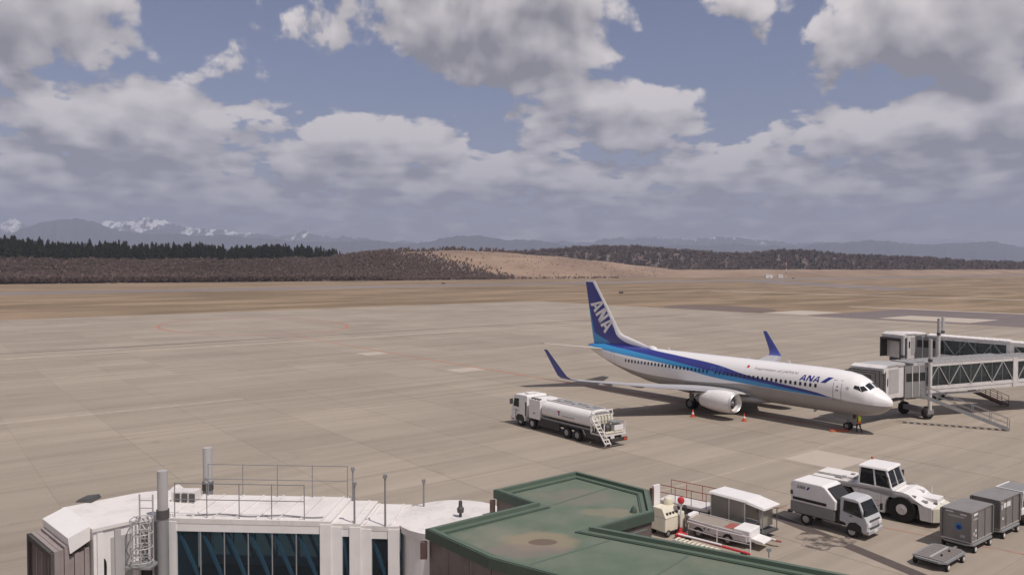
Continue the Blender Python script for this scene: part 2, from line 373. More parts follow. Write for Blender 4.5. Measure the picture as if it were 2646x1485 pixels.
# ------------------------------------------------------------------ mesh helpers
class MB:
    """collects shapes and links them as one mesh object"""
    def __init__(self): self.v = []; self.f = []; self.m = []; self.mi = 0
    def add(self, vs, fs):
        b = len(self.v); self.v += [tuple(p) for p in vs]
        for f in fs: self.f.append(tuple(b + i for i in f)); self.m.append(self.mi)
        return self
    def mat(self, i): self.mi = i; return self
    def box(self, x0, x1, y0, y1, z0, z1, M=None):
        vs = [Vector(p) for p in ((x0, y0, z0), (x1, y0, z0), (x1, y1, z0), (x0, y1, z0), (x0, y0, z1), (x1, y0, z1), (x1, y1, z1), (x0, y1, z1))]
        if M is not None: vs = [M @ p for p in vs]
        return self.add(vs, [(0, 3, 2, 1), (4, 5, 6, 7), (0, 1, 5, 4), (1, 2, 6, 5), (2, 3, 7, 6), (3, 0, 4, 7)])
    def hexa(self, bot, top):
        """8 corners: bottom loop, top loop"""
        return self.add(list(bot) + list(top), [(0, 3, 2, 1), (4, 5, 6, 7), (0, 1, 5, 4), (1, 2, 6, 5), (2, 3, 7, 6), (3, 0, 4, 7)])
    def bar(self, p0, p1, w, h=None, up=(0, 0, 1)):
        p0, p1 = Vector(p0), Vector(p1); h = h or w
        d = (p1 - p0); L = d.length
        if L < 1e-6: return self
        d /= L; upv = Vector(up)
        if abs(d.dot(upv)) > 0.98: upv = Vector((1, 0, 0))
        s = d.cross(upv).normalized(); u = s.cross(d)
        vs = [p + s * a * w / 2 + u * b * h / 2 for p in (p0, p1) for a, b in ((-1, -1), (1, -1), (1, 1), (-1, 1))]
        return self.add(vs, [(0, 1, 2, 3), (7, 6, 5, 4), (0, 4, 5, 1), (1, 5, 6, 2), (2, 6, 7, 3), (3, 7, 4, 0)])
    def cyl(self, p0, p1, r0, r1=None, n=12, caps=True):
        p0, p1 = Vector(p0), Vector(p1); r1 = r0 if r1 is None else r1
        d = (p1 - p0).normalized(); a = Vector((0, 0, 1)) if abs(d.z) < 0.9 else Vector((1, 0, 0))
        s = d.cross(a).normalized(); u = s.cross(d)
        ring = [(math.cos(2 * math.pi * i / n), math.sin(2 * math.pi * i / n)) for i in range(n)]
        vs = [p0 + (s * c + u * k) * r0 for c, k in ring] + [p1 + (s * c + u * k) * r1 for c, k in ring]
        fs = [(i, (i + 1) % n, n + (i + 1) % n, n + i) for i in range(n)]
        if caps: fs += [tuple(range(n - 1, -1, -1)), tuple(range(n, 2 * n))]
        return self.add(vs, fs)
    def tube(self, pts, r, n=6):
        for a, b in zip(pts[:-1], pts[1:]): self.cyl(a, b, r, r, n)
        return self
    def lathe(self, prof, o, axis='y', n=24, cap=True):
        """prof: (t along axis, radius)"""
        o = Vector(o); rings = []
        for t, r in prof:
            ring = []
            for i in range(n):
                c, s = math.cos(2 * math.pi * i / n) * r, math.sin(2 * math.pi * i / n) * r
                ring.append(o + (Vector((t, c, s)) if axis == 'x' else Vector((c, t, s)) if axis == 'y' else Vector((c, s, t))))
            rings.append(ring)
        return self.loft(rings, cap)
    def loft(self, rings, cap=True, closed=True):
        n = len(rings[0]); vs = [p for r in rings for p in r]; fs = []
        for k in range(len(rings) - 1):
            for i in range(n if closed else n - 1):
                j = (i + 1) % n
                fs.append((k * n + i, k * n + j, (k + 1) * n + j, (k + 1) * n + i))
        if cap: fs += [tuple(range(n - 1, -1, -1)), tuple((len(rings) - 1) * n + i for i in range(n))]
        return self.add(vs, fs)
    def prism(self, poly, a0, a1, plane='xz'):
        """polygon in a plane, extruded along the third axis from a0 to a1"""
        f = {'xz': lambda p, a: (p[0], a, p[1]), 'yz': lambda p, a: (a, p[0], p[1]), 'xy': lambda p, a: (p[0], p[1], a)}[plane]
        n = len(poly)
        return self.add([f(p, a0) for p in poly] + [f(p, a1) for p in poly],
                        [tuple(range(n - 1, -1, -1)), tuple(range(n, 2 * n))] + [(i, (i + 1) % n, n + (i + 1) % n, n + i) for i in range(n)])
    def build(self, name, mats, parent=None, smooth=False, bevel=0.0, fix=True, sharp=0.7):
        me = bpy.data.meshes.new(name)
        me.from_pydata(self.v, [], self.f)
        mats = [mats] if isinstance(mats, str) else mats
        for k in mats: me.materials.append(MATS[k])
        if len(mats) > 1: me.polygons.foreach_set('material_index', self.m)
        if fix:
            bm = bmesh.new(); bm.from_mesh(me)
            bmesh.ops.recalc_face_normals(bm, faces=bm.faces)
            bm.to_mesh(me); bm.free()
        if smooth:
            me.polygons.foreach_set('use_smooth', [True] * len(me.polygons))
            me.set_sharp_from_angle(angle=sharp)
        me.update()
        ob = bpy.data.objects.new(name, me)
        COL.objects.link(ob)
        if parent is not None: ob.parent = parent
        if bevel:
            md = ob.modifiers.new('edge', 'BEVEL'); md.width = bevel; md.segments = 2; md.limit_method = 'ANGLE'; md.angle_limit = 0.7
        return ob

def tag(o, label=None, cat=None, group=None, kind=None):
    if label: o['label'] = label
    if cat: o['category'] = cat
    if group: o['group'] = group
    if kind: o['kind'] = kind
    return o

def thing(name, label, cat, loc=(0, 0, 0), rz=0.0, group=None):
    o = bpy.data.objects.new(name, None); COL.objects.link(o)
    o.empty_display_size = 0.3
    o.location = loc; o.rotation_euler = (0, 0, rz)
    return tag(o, label, cat, group)

def copy_tree(o, parent=None):
    c = o.copy(); COL.objects.link(c)
    if parent is not None: c.parent = parent
    for ch in list(o.children): copy_tree(ch, c)
    return c

def text_mesh(txt, size=1.0, shear=0.0, bold=0.0):
    cu = bpy.data.curves.new('lettering', 'FONT'); cu.body = txt; cu.size = size; cu.shear = shear
    cu.offset = bold
    cu.fill_mode = 'FRONT'; cu.resolution_u = 3
    ob = bpy.data.objects.new('lettering', cu); COL.objects.link(ob)
    bpy.context.view_layer.update()
    me = bpy.data.meshes.new_from_object(ob.evaluated_get(bpy.context.evaluated_depsgraph_get()))
    vs = [v.co.copy() for v in me.vertices]; fs = [tuple(p.vertices) for p in me.polygons]
    bpy.data.objects.remove(ob); bpy.data.curves.remove(cu); bpy.data.meshes.remove(me)
    return vs, fs

def lettering(txt, width, fn, name, mat, parent, shear=0.0, bold=0.0, height=None):
    """flat print: txt scaled to a width, every vertex placed by fn(x, y)"""
    vs, fs = text_mesh(txt, 1.0, shear, bold)
    x0 = min(v.x for v in vs); x1 = max(v.x for v in vs); y0 = min(v.y for v in vs); y1 = max(v.y for v in vs)
    s = width / (x1 - x0); sy = s if height is None else height / (y1 - y0)
    mb = MB(); mb.add([fn((v.x - x0) * s, (v.y - y0) * sy) for v in vs], fs)
    return mb.build(name, mat, parent, fix=False)

def block_ana(W_, H_, fn, name, mat, parent, slant=0.0, st=.30):
    """the three heavy block letters A N A, each its own mesh, W_ wide and H_ high"""
    lw = W_ / 3.24; t = lw * st
    def quad(mb, pts, n=3):
        a, b, c, d = [Vector(p) for p in pts]; V = []
        for i in range(n + 1):
            l, r = a.lerp(d, i / n), b.lerp(c, i / n)
            for q in (l, r): V.append(fn(q.x + slant * q.y, q.y))
        mb.add(V, [(2 * i, 2 * i + 1, 2 * i + 3, 2 * i + 2) for i in range(n)])
    for k, ch in enumerate('ANA'):
        x = k * lw * 1.12; mb = MB()
        if ch == 'A':
            top0, top1 = x + lw * .5 - t * .55, x + lw * .5 + t * .55
            quad(mb, [(x, 0), (x + t, 0), (x + lw * .5 + t * .1, H_), (top0, H_)])
            quad(mb, [(x + lw - t, 0), (x + lw, 0), (top1, H_), (x + lw * .5 - t * .1, H_)])
            quad(mb, [(x + lw * .24, H_ * .20), (x + lw * .76, H_ * .20), (x + lw * .68, H_ * .40), (x + lw * .32, H_ * .40)], 1)
        else:
            quad(mb, [(x, 0), (x + t * .92, 0), (x + t * .92, H_), (x, H_)])
            quad(mb, [(x + lw - t * .92, 0), (x + lw, 0), (x + lw, H_), (x + lw - t * .92, H_)])
            quad(mb, [(x + lw - t * 1.25, 0), (x + lw, 0), (x + t * 1.25, H_), (x, H_)])
        mb.build(name, mat, parent, fix=False)

def rot_z(a): return Matrix.Rotation(a, 4, 'Z')

def wheel(parent, x, y, r, w, side, rim=0.55, rimmat='light_grey', n=20, name='wheel'):
    """tyre with a rim; side = +1/-1: the outer face direction along y"""
    t = MB()
    t.lathe([(-w / 2, r * 0.62), (-w / 2, r * 0.9), (-w * 0.36, r), (w * 0.36, r), (w / 2, r * 0.9), (w / 2, r * 0.62)], (x, y, r), 'y', n, cap=True)
    ty = t.build(name, 'rubber', parent, smooth=True, sharp=0.6)
    k = MB()
    f = side * w / 2
    k.lathe([(f + side * 0.004, r * rim), (f + side * 0.012, r * rim * 0.92), (f - side * 0.04 + side * 0.05, r * 0.22), (f + side * 0.03, r * 0.2), (f + side * 0.03, r * 0.02)], (x, y, r), 'y', n, cap=False)
    k.build('rim', rimmat, ty, smooth=True)
    return ty

random.seed(11); RNG = np.random.default_rng(5)

# ------------------------------------------------------------------ ground, apron, runway
CU, SU = math.cos(GRID), math.sin(GRID)
def un(u, n, z=0.0): return (CU * u - SU * n, SU * u + CU * n, z)

def sheet(name, pts, z, mat, parent=None, kind='structure'):
    mb = MB(); mb.add([(p[0], p[1], z) for p in pts], [tuple(range(len(pts)))])
    o = mb.build(name, mat, parent, fix=False)
    if parent is None: tag(o, kind=kind)
    return o
def strip(pts, w):
    L, Rr = [], []
    for i, p in enumerate(pts):
        a = Vector(pts[max(i - 1, 0)]); b = Vector(pts[min(i + 1, len(pts) - 1)])
        d = (b - a).normalized(); s = Vector((-d.y, d.x))
        L.append(Vector(p) + s * w / 2); Rr.append(Vector(p) - s * w / 2)
    return L, Rr
def line(name, pts, w, z, mat, parent=None, closed=False):
    pts = [Vector(p) for p in pts]
    L, Rr = strip(pts, w)
    mb = MB(); n = len(pts)
    if closed:
        c = sum(pts, Vector((0, 0))) / n
        L = [c + (p - c) * (1 - w / 2 / (p - c).length) for p in pts]; Rr = [c + (p - c) * (1 + w / 2 / (p - c).length) for p in pts]
    mb.add([(p.x, p.y, z) for p in L] + [(p.x, p.y, z) for p in Rr],
           [(i, n + i, n + (i + 1) % n, (i + 1) % n) for i in range(n if closed else n - 1)])
    o = mb.build(name, mat, parent, fix=False)
    if parent is None: tag(o, kind='structure')
    return o
def rect_un(u0, u1, n0, n1): return [un(u0, n0)[:2], un(u1, n0)[:2], un(u1, n1)[:2], un(u0, n1)[:2]]

# one sheet of dry grass out to the horizon
mb = MB()
xs = [-24000, -6000, -1500, -400, 0, 400, 1500, 6000, 24000]; ys = [-1800, -100, 150, 500, 1000, 2500, 7000, 22000]
mb.add([(x, y, -0.06) for y in ys for x in xs], [(j * 9 + i, j * 9 + i + 1, (j + 1) * 9 + i + 1, (j + 1) * 9 + i) for j in range(7) for i in range(8)])
tag(mb.build('ground', 'dry_grass', fix=False), kind='structure')

# the apron: a bed with recessed joints and concrete slabs on it
apron = sheet('apron', rect_un(-420, 213, -200, 255), -0.010, 'joint_filler')
S = 7.5; J = 0.022
slab_me = MB()
slab_me.hexa([(J, J, -0.009), (S - J, J, -0.009), (S - J, S - J, -0.009), (J, S - J, -0.009)], [(J, J, 0), (S - J, J, 0), (S - J, S - J, 0), (J, S - J, 0)])
tmpl = slab_me.build('slab', 'concrete_slab', apron)
cells = []
for i in range(int(-420 / S), int(213 / S)):
    for j in range(int(-200 / S), int(255 / S)):
        c = un((i + .5) * S, (j + .5) * S)
        if c[1] < 28 or abs(c[0]) > c[1] * 0.66 + 9: continue
        cells.append((c[1], i, j))
cells.sort()
first = True; restv = MB()
for q, (d, i, j) in enumerate(cells):
    p = un(i * S, j * S)
    if q < 300:
        o = tmpl if first else tmpl.copy()
        if not first: COL.objects.link(o)
        first = False
        o.location = p; o.rotation_euler = (0, 0, GRID)
    else:
        M = Matrix.Translation(p) @ rot_z(GRID)
        vs = [M @ Vector(v) for v in slab_me.v]
        restv.add(vs, slab_me.f[1:])
tag(restv.build('slab_field', 'concrete_slab', apron, fix=False), kind='stuff')
# paler repaired slabs
for (x, y, w, h) in ((24.0, 59.4, 4.6, 4.3), (-23.6, 132.0, 4.2, 3.6), (-6.5, 111.3, 4.6, 3.4)):
    o = MB().box(-w / 2, w / 2, -h / 2, h / 2, 0.0005, 0.005).build('repaired_slab', 'pale_concrete', apron)
    o.location = (x, y, 0); o.rotation_euler = (0, 0, GRID + 0.02)
line('trench_line', [un(-260, 156)[:2], un(190, 156)[:2]], 0.7, 0.006, 'trench_steel', apron)
line('pale_strip', [un(-230, 147)[:2], un(150, 147)[:2]], 1.6, 0.005, 'white_line', apron)
for n_, u0, u1 in ((118, -120, 60), (87, -90, 30), (212, -10, 120)):
    line('pale_strip', [un(u0, n_)[:2], un(u1, n_)[:2]], 0.55, 0.005, 'white_line', apron)
cen = Vector(un(69, 193)[:2])
line('turning_circle', [cen + Vector(un(21 * math.cos(a), 30 * math.sin(a))[:2]) for a in np.linspace(0, 2 * math.pi, 65)[:-1]], 0.75, 0.006, 'orange_line', apron, closed=True)
line('lead_in_line', [(-47, 167), (-30.7, 145.7), (-14.2, 124.7), (-1.9, 109.6), (11, 94), (31.0, 69.3)], 0.45, 0.006, 'orange_line', apron)
line('stand_line', [(16.2, 47.6), (24.5, 41.0), (31, 36.0)], 0.12, 0.006, 'orange_line', apron)
line('stand_line', [(8.0, 49.5), (21.5, 60.5), (40, 75.5)], 0.14, 0.006, 'white_line', apron)
line('stand_line', [(20.8, 47.0), (26.0, 51.5)], 0.12, 0.006, 'orange_line', apron)
# drain with a steel grating, from beside the service truck to the foreground
dr = line('drain_channel', [(14.9, 47.0), (17.0, 42.6), (19.47, 36.9), (22.0, 31.0)], 0.80, 0.006, 'trench_steel', apron)

# asphalt beyond the apron's right edge, taxiway, runway
sheet('taxiway', rect_un(213.2, 272, -120, 130), -0.03, 'asphalt')
sheet('taxiway_edge', rect_un(272.3, 276, -120, 150), -0.034, 'pale_concrete')
for u0, u1, n0, n1 in ((215, 237, 131.5, 147), (219, 238, 87, 111)):
    sheet('pale_pad', rect_un(u0, u1, n0, n1), -0.024, 'pale_concrete')
sheet('grass_island', [un(226 + 17 * math.cos(a) + 5 * math.sin(a), 172 + 24 * math.sin(a))[:2] for a in np.linspace(0, 2 * math.pi, 25)[:-1]], -0.015, 'woodland_floor')
sheet('service_road', rect_un(384, 389, 60, 300), -0.045, 'pale_concrete')
sheet('runway', rect_un(-1300, 2200, 476, 536), -0.04, 'far_asphalt')
line('runway_edge', [un(-1300, 478.2)[:2], un(2200, 478.2)[:2]], 2.0, -0.034, 'white_line')
line('runway_edge', [un(-1300, 533.8)[:2], un(2200, 533.8)[:2]], 2.0, -0.034, 'white_line')
line('runway_centre', [un(-1300, 506)[:2], un(2200, 506)[:2]], 1.2, -0.034, 'white_line')
sheet('link_taxiway', [un(478, 240)[:2], un(522, 226)[:2], un(715, 476)[:2], un(655, 476)[:2]], -0.045, 'far_asphalt')
# where water from the service truck has darkened the concrete
wp = []
for k in range(26):
    a = 2 * math.pi * k / 26
    r = 1 + 0.22 * math.sin(3 * a + 1) + 0.12 * math.sin(7 * a)
    wp.append((16.65 + 1.35 * r * math.cos(a) + 0.35 * r * math.sin(a), 41.6 + 1.15 * r * math.sin(a) - 0.25 * r * math.cos(a)))
o = sheet('wet_stain', wp, 0.010, 'wet_concrete', kind='stuff')
tag(o, 'dark damp stain on the concrete beside the small service truck', 'stain')

# ------------------------------------------------------------------ hills and woods beyond the runway
def tab(xs, ys): return lambda x: float(np.interp(x, xs, ys))
def px_of(X, Y): return 1323 + 2023.66 * X / Y
base_d = tab([-500, 0, 650, 1000, 1300, 1750, 2200, 2700, 3300], [560, 640, 735, 800, 880, 1010, 1180, 1380, 1600])
run_w = tab([-500, 0, 700, 1000, 1300, 1700, 2000, 3300], [90, 100, 110, 190, 240, 220, 140, 140])
crest_y = tab([-500, 0, 300, 500, 700, 880, 950, 1050, 1150, 1250, 1350, 1450, 1600, 1740, 1800, 2000, 2300, 2700, 3300],
              [676, 678, 680, 680, 678, 672, 661, 651, 647, 649, 656, 664, 680, 696, 697, 696, 697, 696, 697])
def hill_h(X, Y):
    x = px_of(X, Y); b = base_d(x); w = run_w(x); c = CAM_H + (687.9 - crest_y(x)) * (b + w) / 2023.66
    t = (Y - b) / w
    if t <= 0: return -0.3
    s = min(t, 1.0); s = s * s * (3 - 2 * s)
    h = -0.3 + (c + 0.3) * s
    if t > 1: h -= (t - 1) * w * 0.012
    return h + 0.5 * math.sin(X * 0.07 + Y * 0.03) * s
mb = MB(); cols = list(range(-420, 3101, 22)); ts = [-0.04, 0, .1, .22, .35, .5, .65, .8, .92, 1.0, 1.15, 1.5, 2.2, 4.0]
rings = []
for x in cols:
    b, w = base_d(x), run_w(x); ring = []
    for t in ts:
        Y = b + w * t; X = (x - 1323) / 2023.66 * Y
        ring.append((X, Y, hill_h(X, Y) if t > 0 else -0.35))
    rings.append(ring)
n = len(ts)
fs = [(k * n + i, (k + 1) * n + i, (k + 1) * n + i + 1, k * n + i + 1) for k in range(len(rings) - 1) for i in range(n - 1)]
mb.add([p for r in rings for p in r], fs)
ho = mb.build('hillside', ['woodland_floor', 'tan_slope'], fix=False, smooth=True)
tag(ho, kind='structure')
idx = []
for f in mb.f:
    cx = sum(mb.v[i][0] for i in f) / 4; cy = sum(mb.v[i][1] for i in f) / 4
    x = px_of(cx, cy); b = base_d(x); t = (cy - b) / run_w(x)
    lim = np.interp(x, [980, 1050, 1120, 1220, 1330], [1.05, 0.8, 0.66, 0.36, 0.12])
    idx.append(1 if (x > 1000 and t > lim and x < 3000) or x > 1340 else 0)
ho.data.polygons.foreach_set('material_index', idx)

# second ridge, wooded, behind the tan slope
r2_y = tab([1100, 1250, 1350, 1450, 1530, 1650, 1720, 1800, 1880, 1960, 2020, 2100, 2180, 2280, 2400, 2500, 2646, 3200],
           [676, 662, 658, 652, 645, 645, 652, 657, 664, 662, 655, 658, 667, 671, 676, 683, 688, 690])
R2A, R2B, R2C = 1500, 1800, 2300
def ridge_h(X, Y):
    x = px_of(X, Y); c = CAM_H + (687.9 - r2_y(x)) * R2B / 2023.66
    if Y < R2A: return -0.5
    t = min((Y - R2A) / (R2B - R2A), 1); s = t * t * (3 - 2 * t)
    h = -0.5 + c * s
    if Y > R2B: h -= (Y - R2B) * 0.02
    return h
mb = MB(); rings = []
ysr = [1480, 1500, 1560, 1620, 1680, 1740, 1800, 1900, 2100, 2300]
for x in range(1080, 3000, 20):
    rings.append([((x - 1323) / 2023.66 * Y, Y, ridge_h((x - 1323) / 2023.66 * Y, Y)) for Y in ysr])
n = len(ysr)
mb.add([p for r in rings for p in r], [(k * n + i, (k + 1) * n + i, (k + 1) * n + i + 1, k * n + i + 1) for k in range(len(rings) - 1) for i in range(n - 1)])
tag(mb.build('wooded_ridge', 'woodland_floor', fix=False, smooth=True), kind='structure')

def conifer_tmpl(rs):
    vs, fs = [], []
    def tri(a, b, c): k = len(vs); vs.extend([a, b, c]); fs.append((k, k + 1, k + 2))
    for i in range(5):
        a0, a1 = 2 * math.pi * i / 5, 2 * math.pi * (i + 1) / 5
        tri((.02 * math.cos(a0), .02 * math.sin(a0), 0), (.02 * math.cos(a1), .02 * math.sin(a1), 0), (0, 0, .4))
        tri((.11 * math.cos(a0), .11 * math.sin(a0), .12), (.11 * math.cos(a1), .11 * math.sin(a1), .12), (0, 0, 1))
    for k in range(8):
        z = .16 + .82 * k / 8; r = .205 * (1 - z) ** .8 + .02
        m = 8 if k < 5 else 6
        ph = rs.uniform(0, 6)
        for i in range(m):
            a = ph + 2 * math.pi * i / m + rs.uniform(-.25, .25); q = r * rs.uniform(.7, 1.2); w = .42
            tip = (q * math.cos(a), q * math.sin(a), z - .05 + rs.uniform(-.03, .03))
            top = (.01 * math.cos(a), .01 * math.sin(a), z + .09)
            tri(top, (q * .6 * math.cos(a - w), q * .6 * math.sin(a - w), z - .02), tip)
            tri(top, tip, (q * .6 * math.cos(a + w), q * .6 * math.sin(a + w), z - .02))
    return np.array(vs), np.array(fs)
def bare_tmpl(rs, n=40, wide=.42):
    vs, fs = [], []
    def tri(a, b, c): k = len(vs); vs.extend([a, b, c]); fs.append((k, k + 1, k + 2))
    for i in range(3):
        a0, a1 = 2.1 * i, 2.1 * (i + 1)
        tri((.02 * math.cos(a0), .02 * math.sin(a0), 0), (.02 * math.cos(a1), .02 * math.sin(a1), 0), (0, 0, .8))
    for i in range(n):
        a = rs.uniform(0, 6.28); z0 = rs.uniform(.12, .6); L = rs.uniform(.2, .45); sp = rs.uniform(.15, .9)
        p0 = np.array((0.1 * rs.uniform(-1, 1), .1 * rs.uniform(-1, 1), z0))
        q = np.array((math.cos(a) * wide * sp, math.sin(a) * wide * sp, min(z0 + L, rs.uniform(.75, 1.02))))
        sd = np.array((-math.sin(a), math.cos(a), rs.uniform(-.5, .5))) * rs.uniform(.03, .075)
        tri(tuple(p0), tuple(q + sd), tuple(q - sd))
    return np.array(vs), np.array(fs)
def scatter(name, tmpls, spots, mat, label, cat):
    V, F, k = [], [], 0
    for (x, y, z, h, w, a, ti) in spots:
        tv, tf = tmpls[ti]; c, s = math.cos(a), math.sin(a)
        v = np.empty_like(tv)
        v[:, 0] = x + (tv[:, 0] * c - tv[:, 1] * s) * w; v[:, 1] = y + (tv[:, 0] * s + tv[:, 1] * c) * w; v[:, 2] = z + tv[:, 2] * h
        V.append(v); F.append(tf + k); k += len(tv)
    V = np.concatenate(V); F = np.concatenate(F)
    me = bpy.data.meshes.new(name)
    me.vertices.add(len(V)); me.vertices.foreach_set('co', V.ravel())
    me.loops.add(F.size); me.loops.foreach_set('vertex_index', F.ravel().astype(np.int32))
    me.polygons.add(len(F)); me.polygons.foreach_set('loop_start', np.arange(0, F.size, 3, dtype=np.int32))
    me.update(calc_edges=True); me.materials.append(MATS[mat])
    o = bpy.data.objects.new(name, me); COL.objects.link(o)
    return tag(o, label, cat, kind='stuff')
rs = random.Random(3)
CT = [conifer_tmpl(rs) for _ in range(5)]
BT = [bare_tmpl(rs) for _ in range(6)]
def plant(n, x0, x1, t0, t1, hfun, hgt, wid, nt, keep=None):
    out = []
    while len(out) < n:
        x = rs.uniform(x0, x1); t = rs.uniform(t0, t1)
        Y = base_d(x) + run_w(x) * t; X = (x - 1323) / 2023.66 * Y
        if keep and not keep(x, t): continue
        h = rs.uniform(*hgt)
        out.append((X, Y, hfun(X, Y) - .2, h, rs.uniform(*wid) * h, rs.uniform(0, 6.28), rs.randrange(nt)))
    return out
con_h = tab([-500, 0, 150, 450, 800, 900], [27, 26, 23, 22, 20, 15])
def conif():
    out = []
    while len(out) < 1700:
        x = rs.uniform(-420, 880); t = rs.uniform(0.80, 2.0)
        if x > 700 and rs.random() < (x - 700) / 260: continue
        Y = base_d(x) + run_w(x) * t; X = (x - 1323) / 2023.66 * Y
        h = con_h(x) * rs.triangular(.5, 1.15, .9)
        out.append((X, Y, hill_h(X, Y) - .3, h, h * rs.uniform(1.0, 1.6), rs.uniform(0, 6.28), rs.randrange(5)))
    return out
scatter('conifer_wood', CT, conif(), 'conifer_needles', 'dark conifer wood along the skyline above the brown slope on the left', 'wood')
bare = plant(7000, -420, 1010, 0.02, 1.0, hill_h, (6.2, 8.6), (.8, 1.3), 6, lambda x, t: t < .84 or x > 860)
bare += plant(3000, 960, 1330, 0.02, 1.0, hill_h, (2.0, 4.5), (.9, 1.5), 6, lambda x, t: t < np.interp(x, [980, 1050, 1120, 1220, 1330], [1.05, 0.8, 0.66, 0.36, 0.12]) + rs.triangular(-.3, .25, -.05))
bare += plant(420, 1100, 1700, .1, .95, hill_h, (.8, 2.0), (1.0, 1.8), 6)
bare += plant(340, 860, 1350, 1.0, 1.5, hill_h, (4, 8), (.6, 1.1), 6)
bare += plant(260, 1230, 1600, .01, .12, hill_h, (1.5, 3), (.9, 1.4), 6)
scatter('bare_wood', BT, bare, 'bare_twigs', 'leafless brown wood covering the slope below the dark conifers', 'wood')
rw, rc = [], []
while len(rw) < 4200:
    x = rs.uniform(1180, 2780); Y = rs.uniform(1500, 1900); X = (x - 1323) / 2023.66 * Y
    h = rs.uniform(8, 15)
    sp = (X, Y, ridge_h(X, Y) - .3, h, h * rs.uniform(1.0, 1.6), rs.uniform(0, 6.28), rs.randrange(5))
    rw.append(sp)
    if rs.random() < (.10 if x < 1950 else .38): rc.append((X + 4, Y, sp[2], h * 1.05, h * 1.7, sp[5], sp[6]))
scatter('ridge_wood', BT, rw, 'dark_twigs', 'dark leafless wood on the low ridge behind the tan slope', 'wood')
scatter('ridge_conifers', CT, rc, 'conifer_needles', 'dark evergreen trees scattered over the low ridge on the right', 'wood')

# ------------------------------------------------------------------ mountains
def range_(name, D, prof, depth, seed, rough):
    xs_ = np.array([p[0] for p in prof]); yy = np.array([p[1] for p in prof])
    rg = np.random.default_rng(seed); rows = 15
    cx = np.arange(xs_[0], xs_[-1] + 1, 3.0)
    top = CAM_H + (687.9 - np.interp(cx, xs_, yy)) * D / 2023.66
    jag = np.zeros_like(cx)
    for f, a in ((.035, 1.0), (.09, .7), (.21, .5), (.5, .4), (.9, .25)):
        jag += a * np.sin(cx * f + rg.uniform(0, 6)) * np.sin(cx * f * .37 + rg.uniform(0, 6))
    top = np.maximum(top + jag * rough, 5)
    mb = MB(); V = []
    for j in range(rows):
        t = j / (rows - 1)                       # 0 foot, 0.7 crest, 1 behind
        if t <= .72: hfrac = (t / .72) ** 1.25
        else: hfrac = 1 - ((t - .72) / .28) * .6
        Y = D - depth + t / .72 * depth
        rid = np.zeros_like(cx)
        for f, a in ((.04, 1.0), (.11, .6), (.27, .45), (.6, .25)):
            rid += a * np.abs(np.sin(cx * f * (1 + .1 * np.sin(j * .4)) + rg.uniform(0, .8) + j * .35))
        hh = top * hfrac - (rid * top * .16 * math.sin(math.pi * min(t / .72, 1)) if t < .72 else 0)
        for i, x in enumerate(cx): V.append(((x - 1323) / 2023.66 * Y, Y, max(hh[i], -2) if j else -3))
    n = len(cx)
    mb.add(V, [(j * n + i, j * n + i + 1, (j + 1) * n + i + 1, (j + 1) * n + i) for j in range(rows - 1) for i in range(n - 1)])
    return tag(mb.build(name, 'mountain', fix=False, smooth=True, sharp=3.0), kind='structure')
range_('snow_mountains', 15000, [(-420, 600), (-200, 585), (-60, 590), (0, 580), (41, 561), (76, 580), (150, 592), (240, 585), (274, 571), (296, 567), (330, 571), (372, 561), (429, 572), (470, 583), (503, 588), (545, 592), (598, 591), (640, 601), (700, 610), (760, 605), (782, 598), (830, 607), (886, 608), (910, 614), (960, 616), (1000, 626), (1100, 624), (1250, 626),
        (1500, 624), (1600, 617), (1707, 611), (1780, 616), (1843, 614), (1900, 613), (2000, 622), (2100, 628), (2300, 636), (2600, 640), (3050, 630)], 2600, 4, 26)
range_('blue_mountains', 10500, [(-420, 612), (-250, 600), (0, 610), (60, 592), (90, 579), (122, 571), (165, 567), (201, 563), (245, 570), (272, 580), (312, 596), (400, 604), (520, 606), (600, 606), (700, 619), (820, 624), (950, 621), (1040, 629), (1112, 624), (1150, 611), (1180, 607), (1248, 611), (1329, 620), (1409, 619), (1463, 633), (1560, 637), (1680, 630), (1800, 634), (1900, 630), (2000, 634),
        (2070, 636), (2123, 630), (2180, 626), (2234, 619), (2301, 622), (2350, 629), (2410, 633), (2490, 625), (2572, 623), (2646, 638), (2800, 630), (3050, 640)], 1700, 9, 11)

# ------------------------------------------------------------------ the air
hm = bpy.data.materials.new('haze_air'); hm.use_nodes = True; hm.node_tree.nodes.clear()
hv = hm.node_tree.nodes.new('ShaderNodeVolumePrincipled'); hout = hm.node_tree.nodes.new('ShaderNodeOutputMaterial')
hv.inputs['Color'].default_value = (0.68, 0.75, 0.97, 1); hv.inputs['Density'].default_value = 0.000105; hv.inputs['Anisotropy'].default_value = 0.0
hm.node_tree.links.new(hv.outputs[0], hout.inputs['Volume'])
MATS['haze_air'] = hm
tag(MB().box(-25000, 25000, -2000, 23000, -7, 1500).build('haze', 'haze_air'), 'thin pale haze over the whole plain', 'haze', kind='stuff')

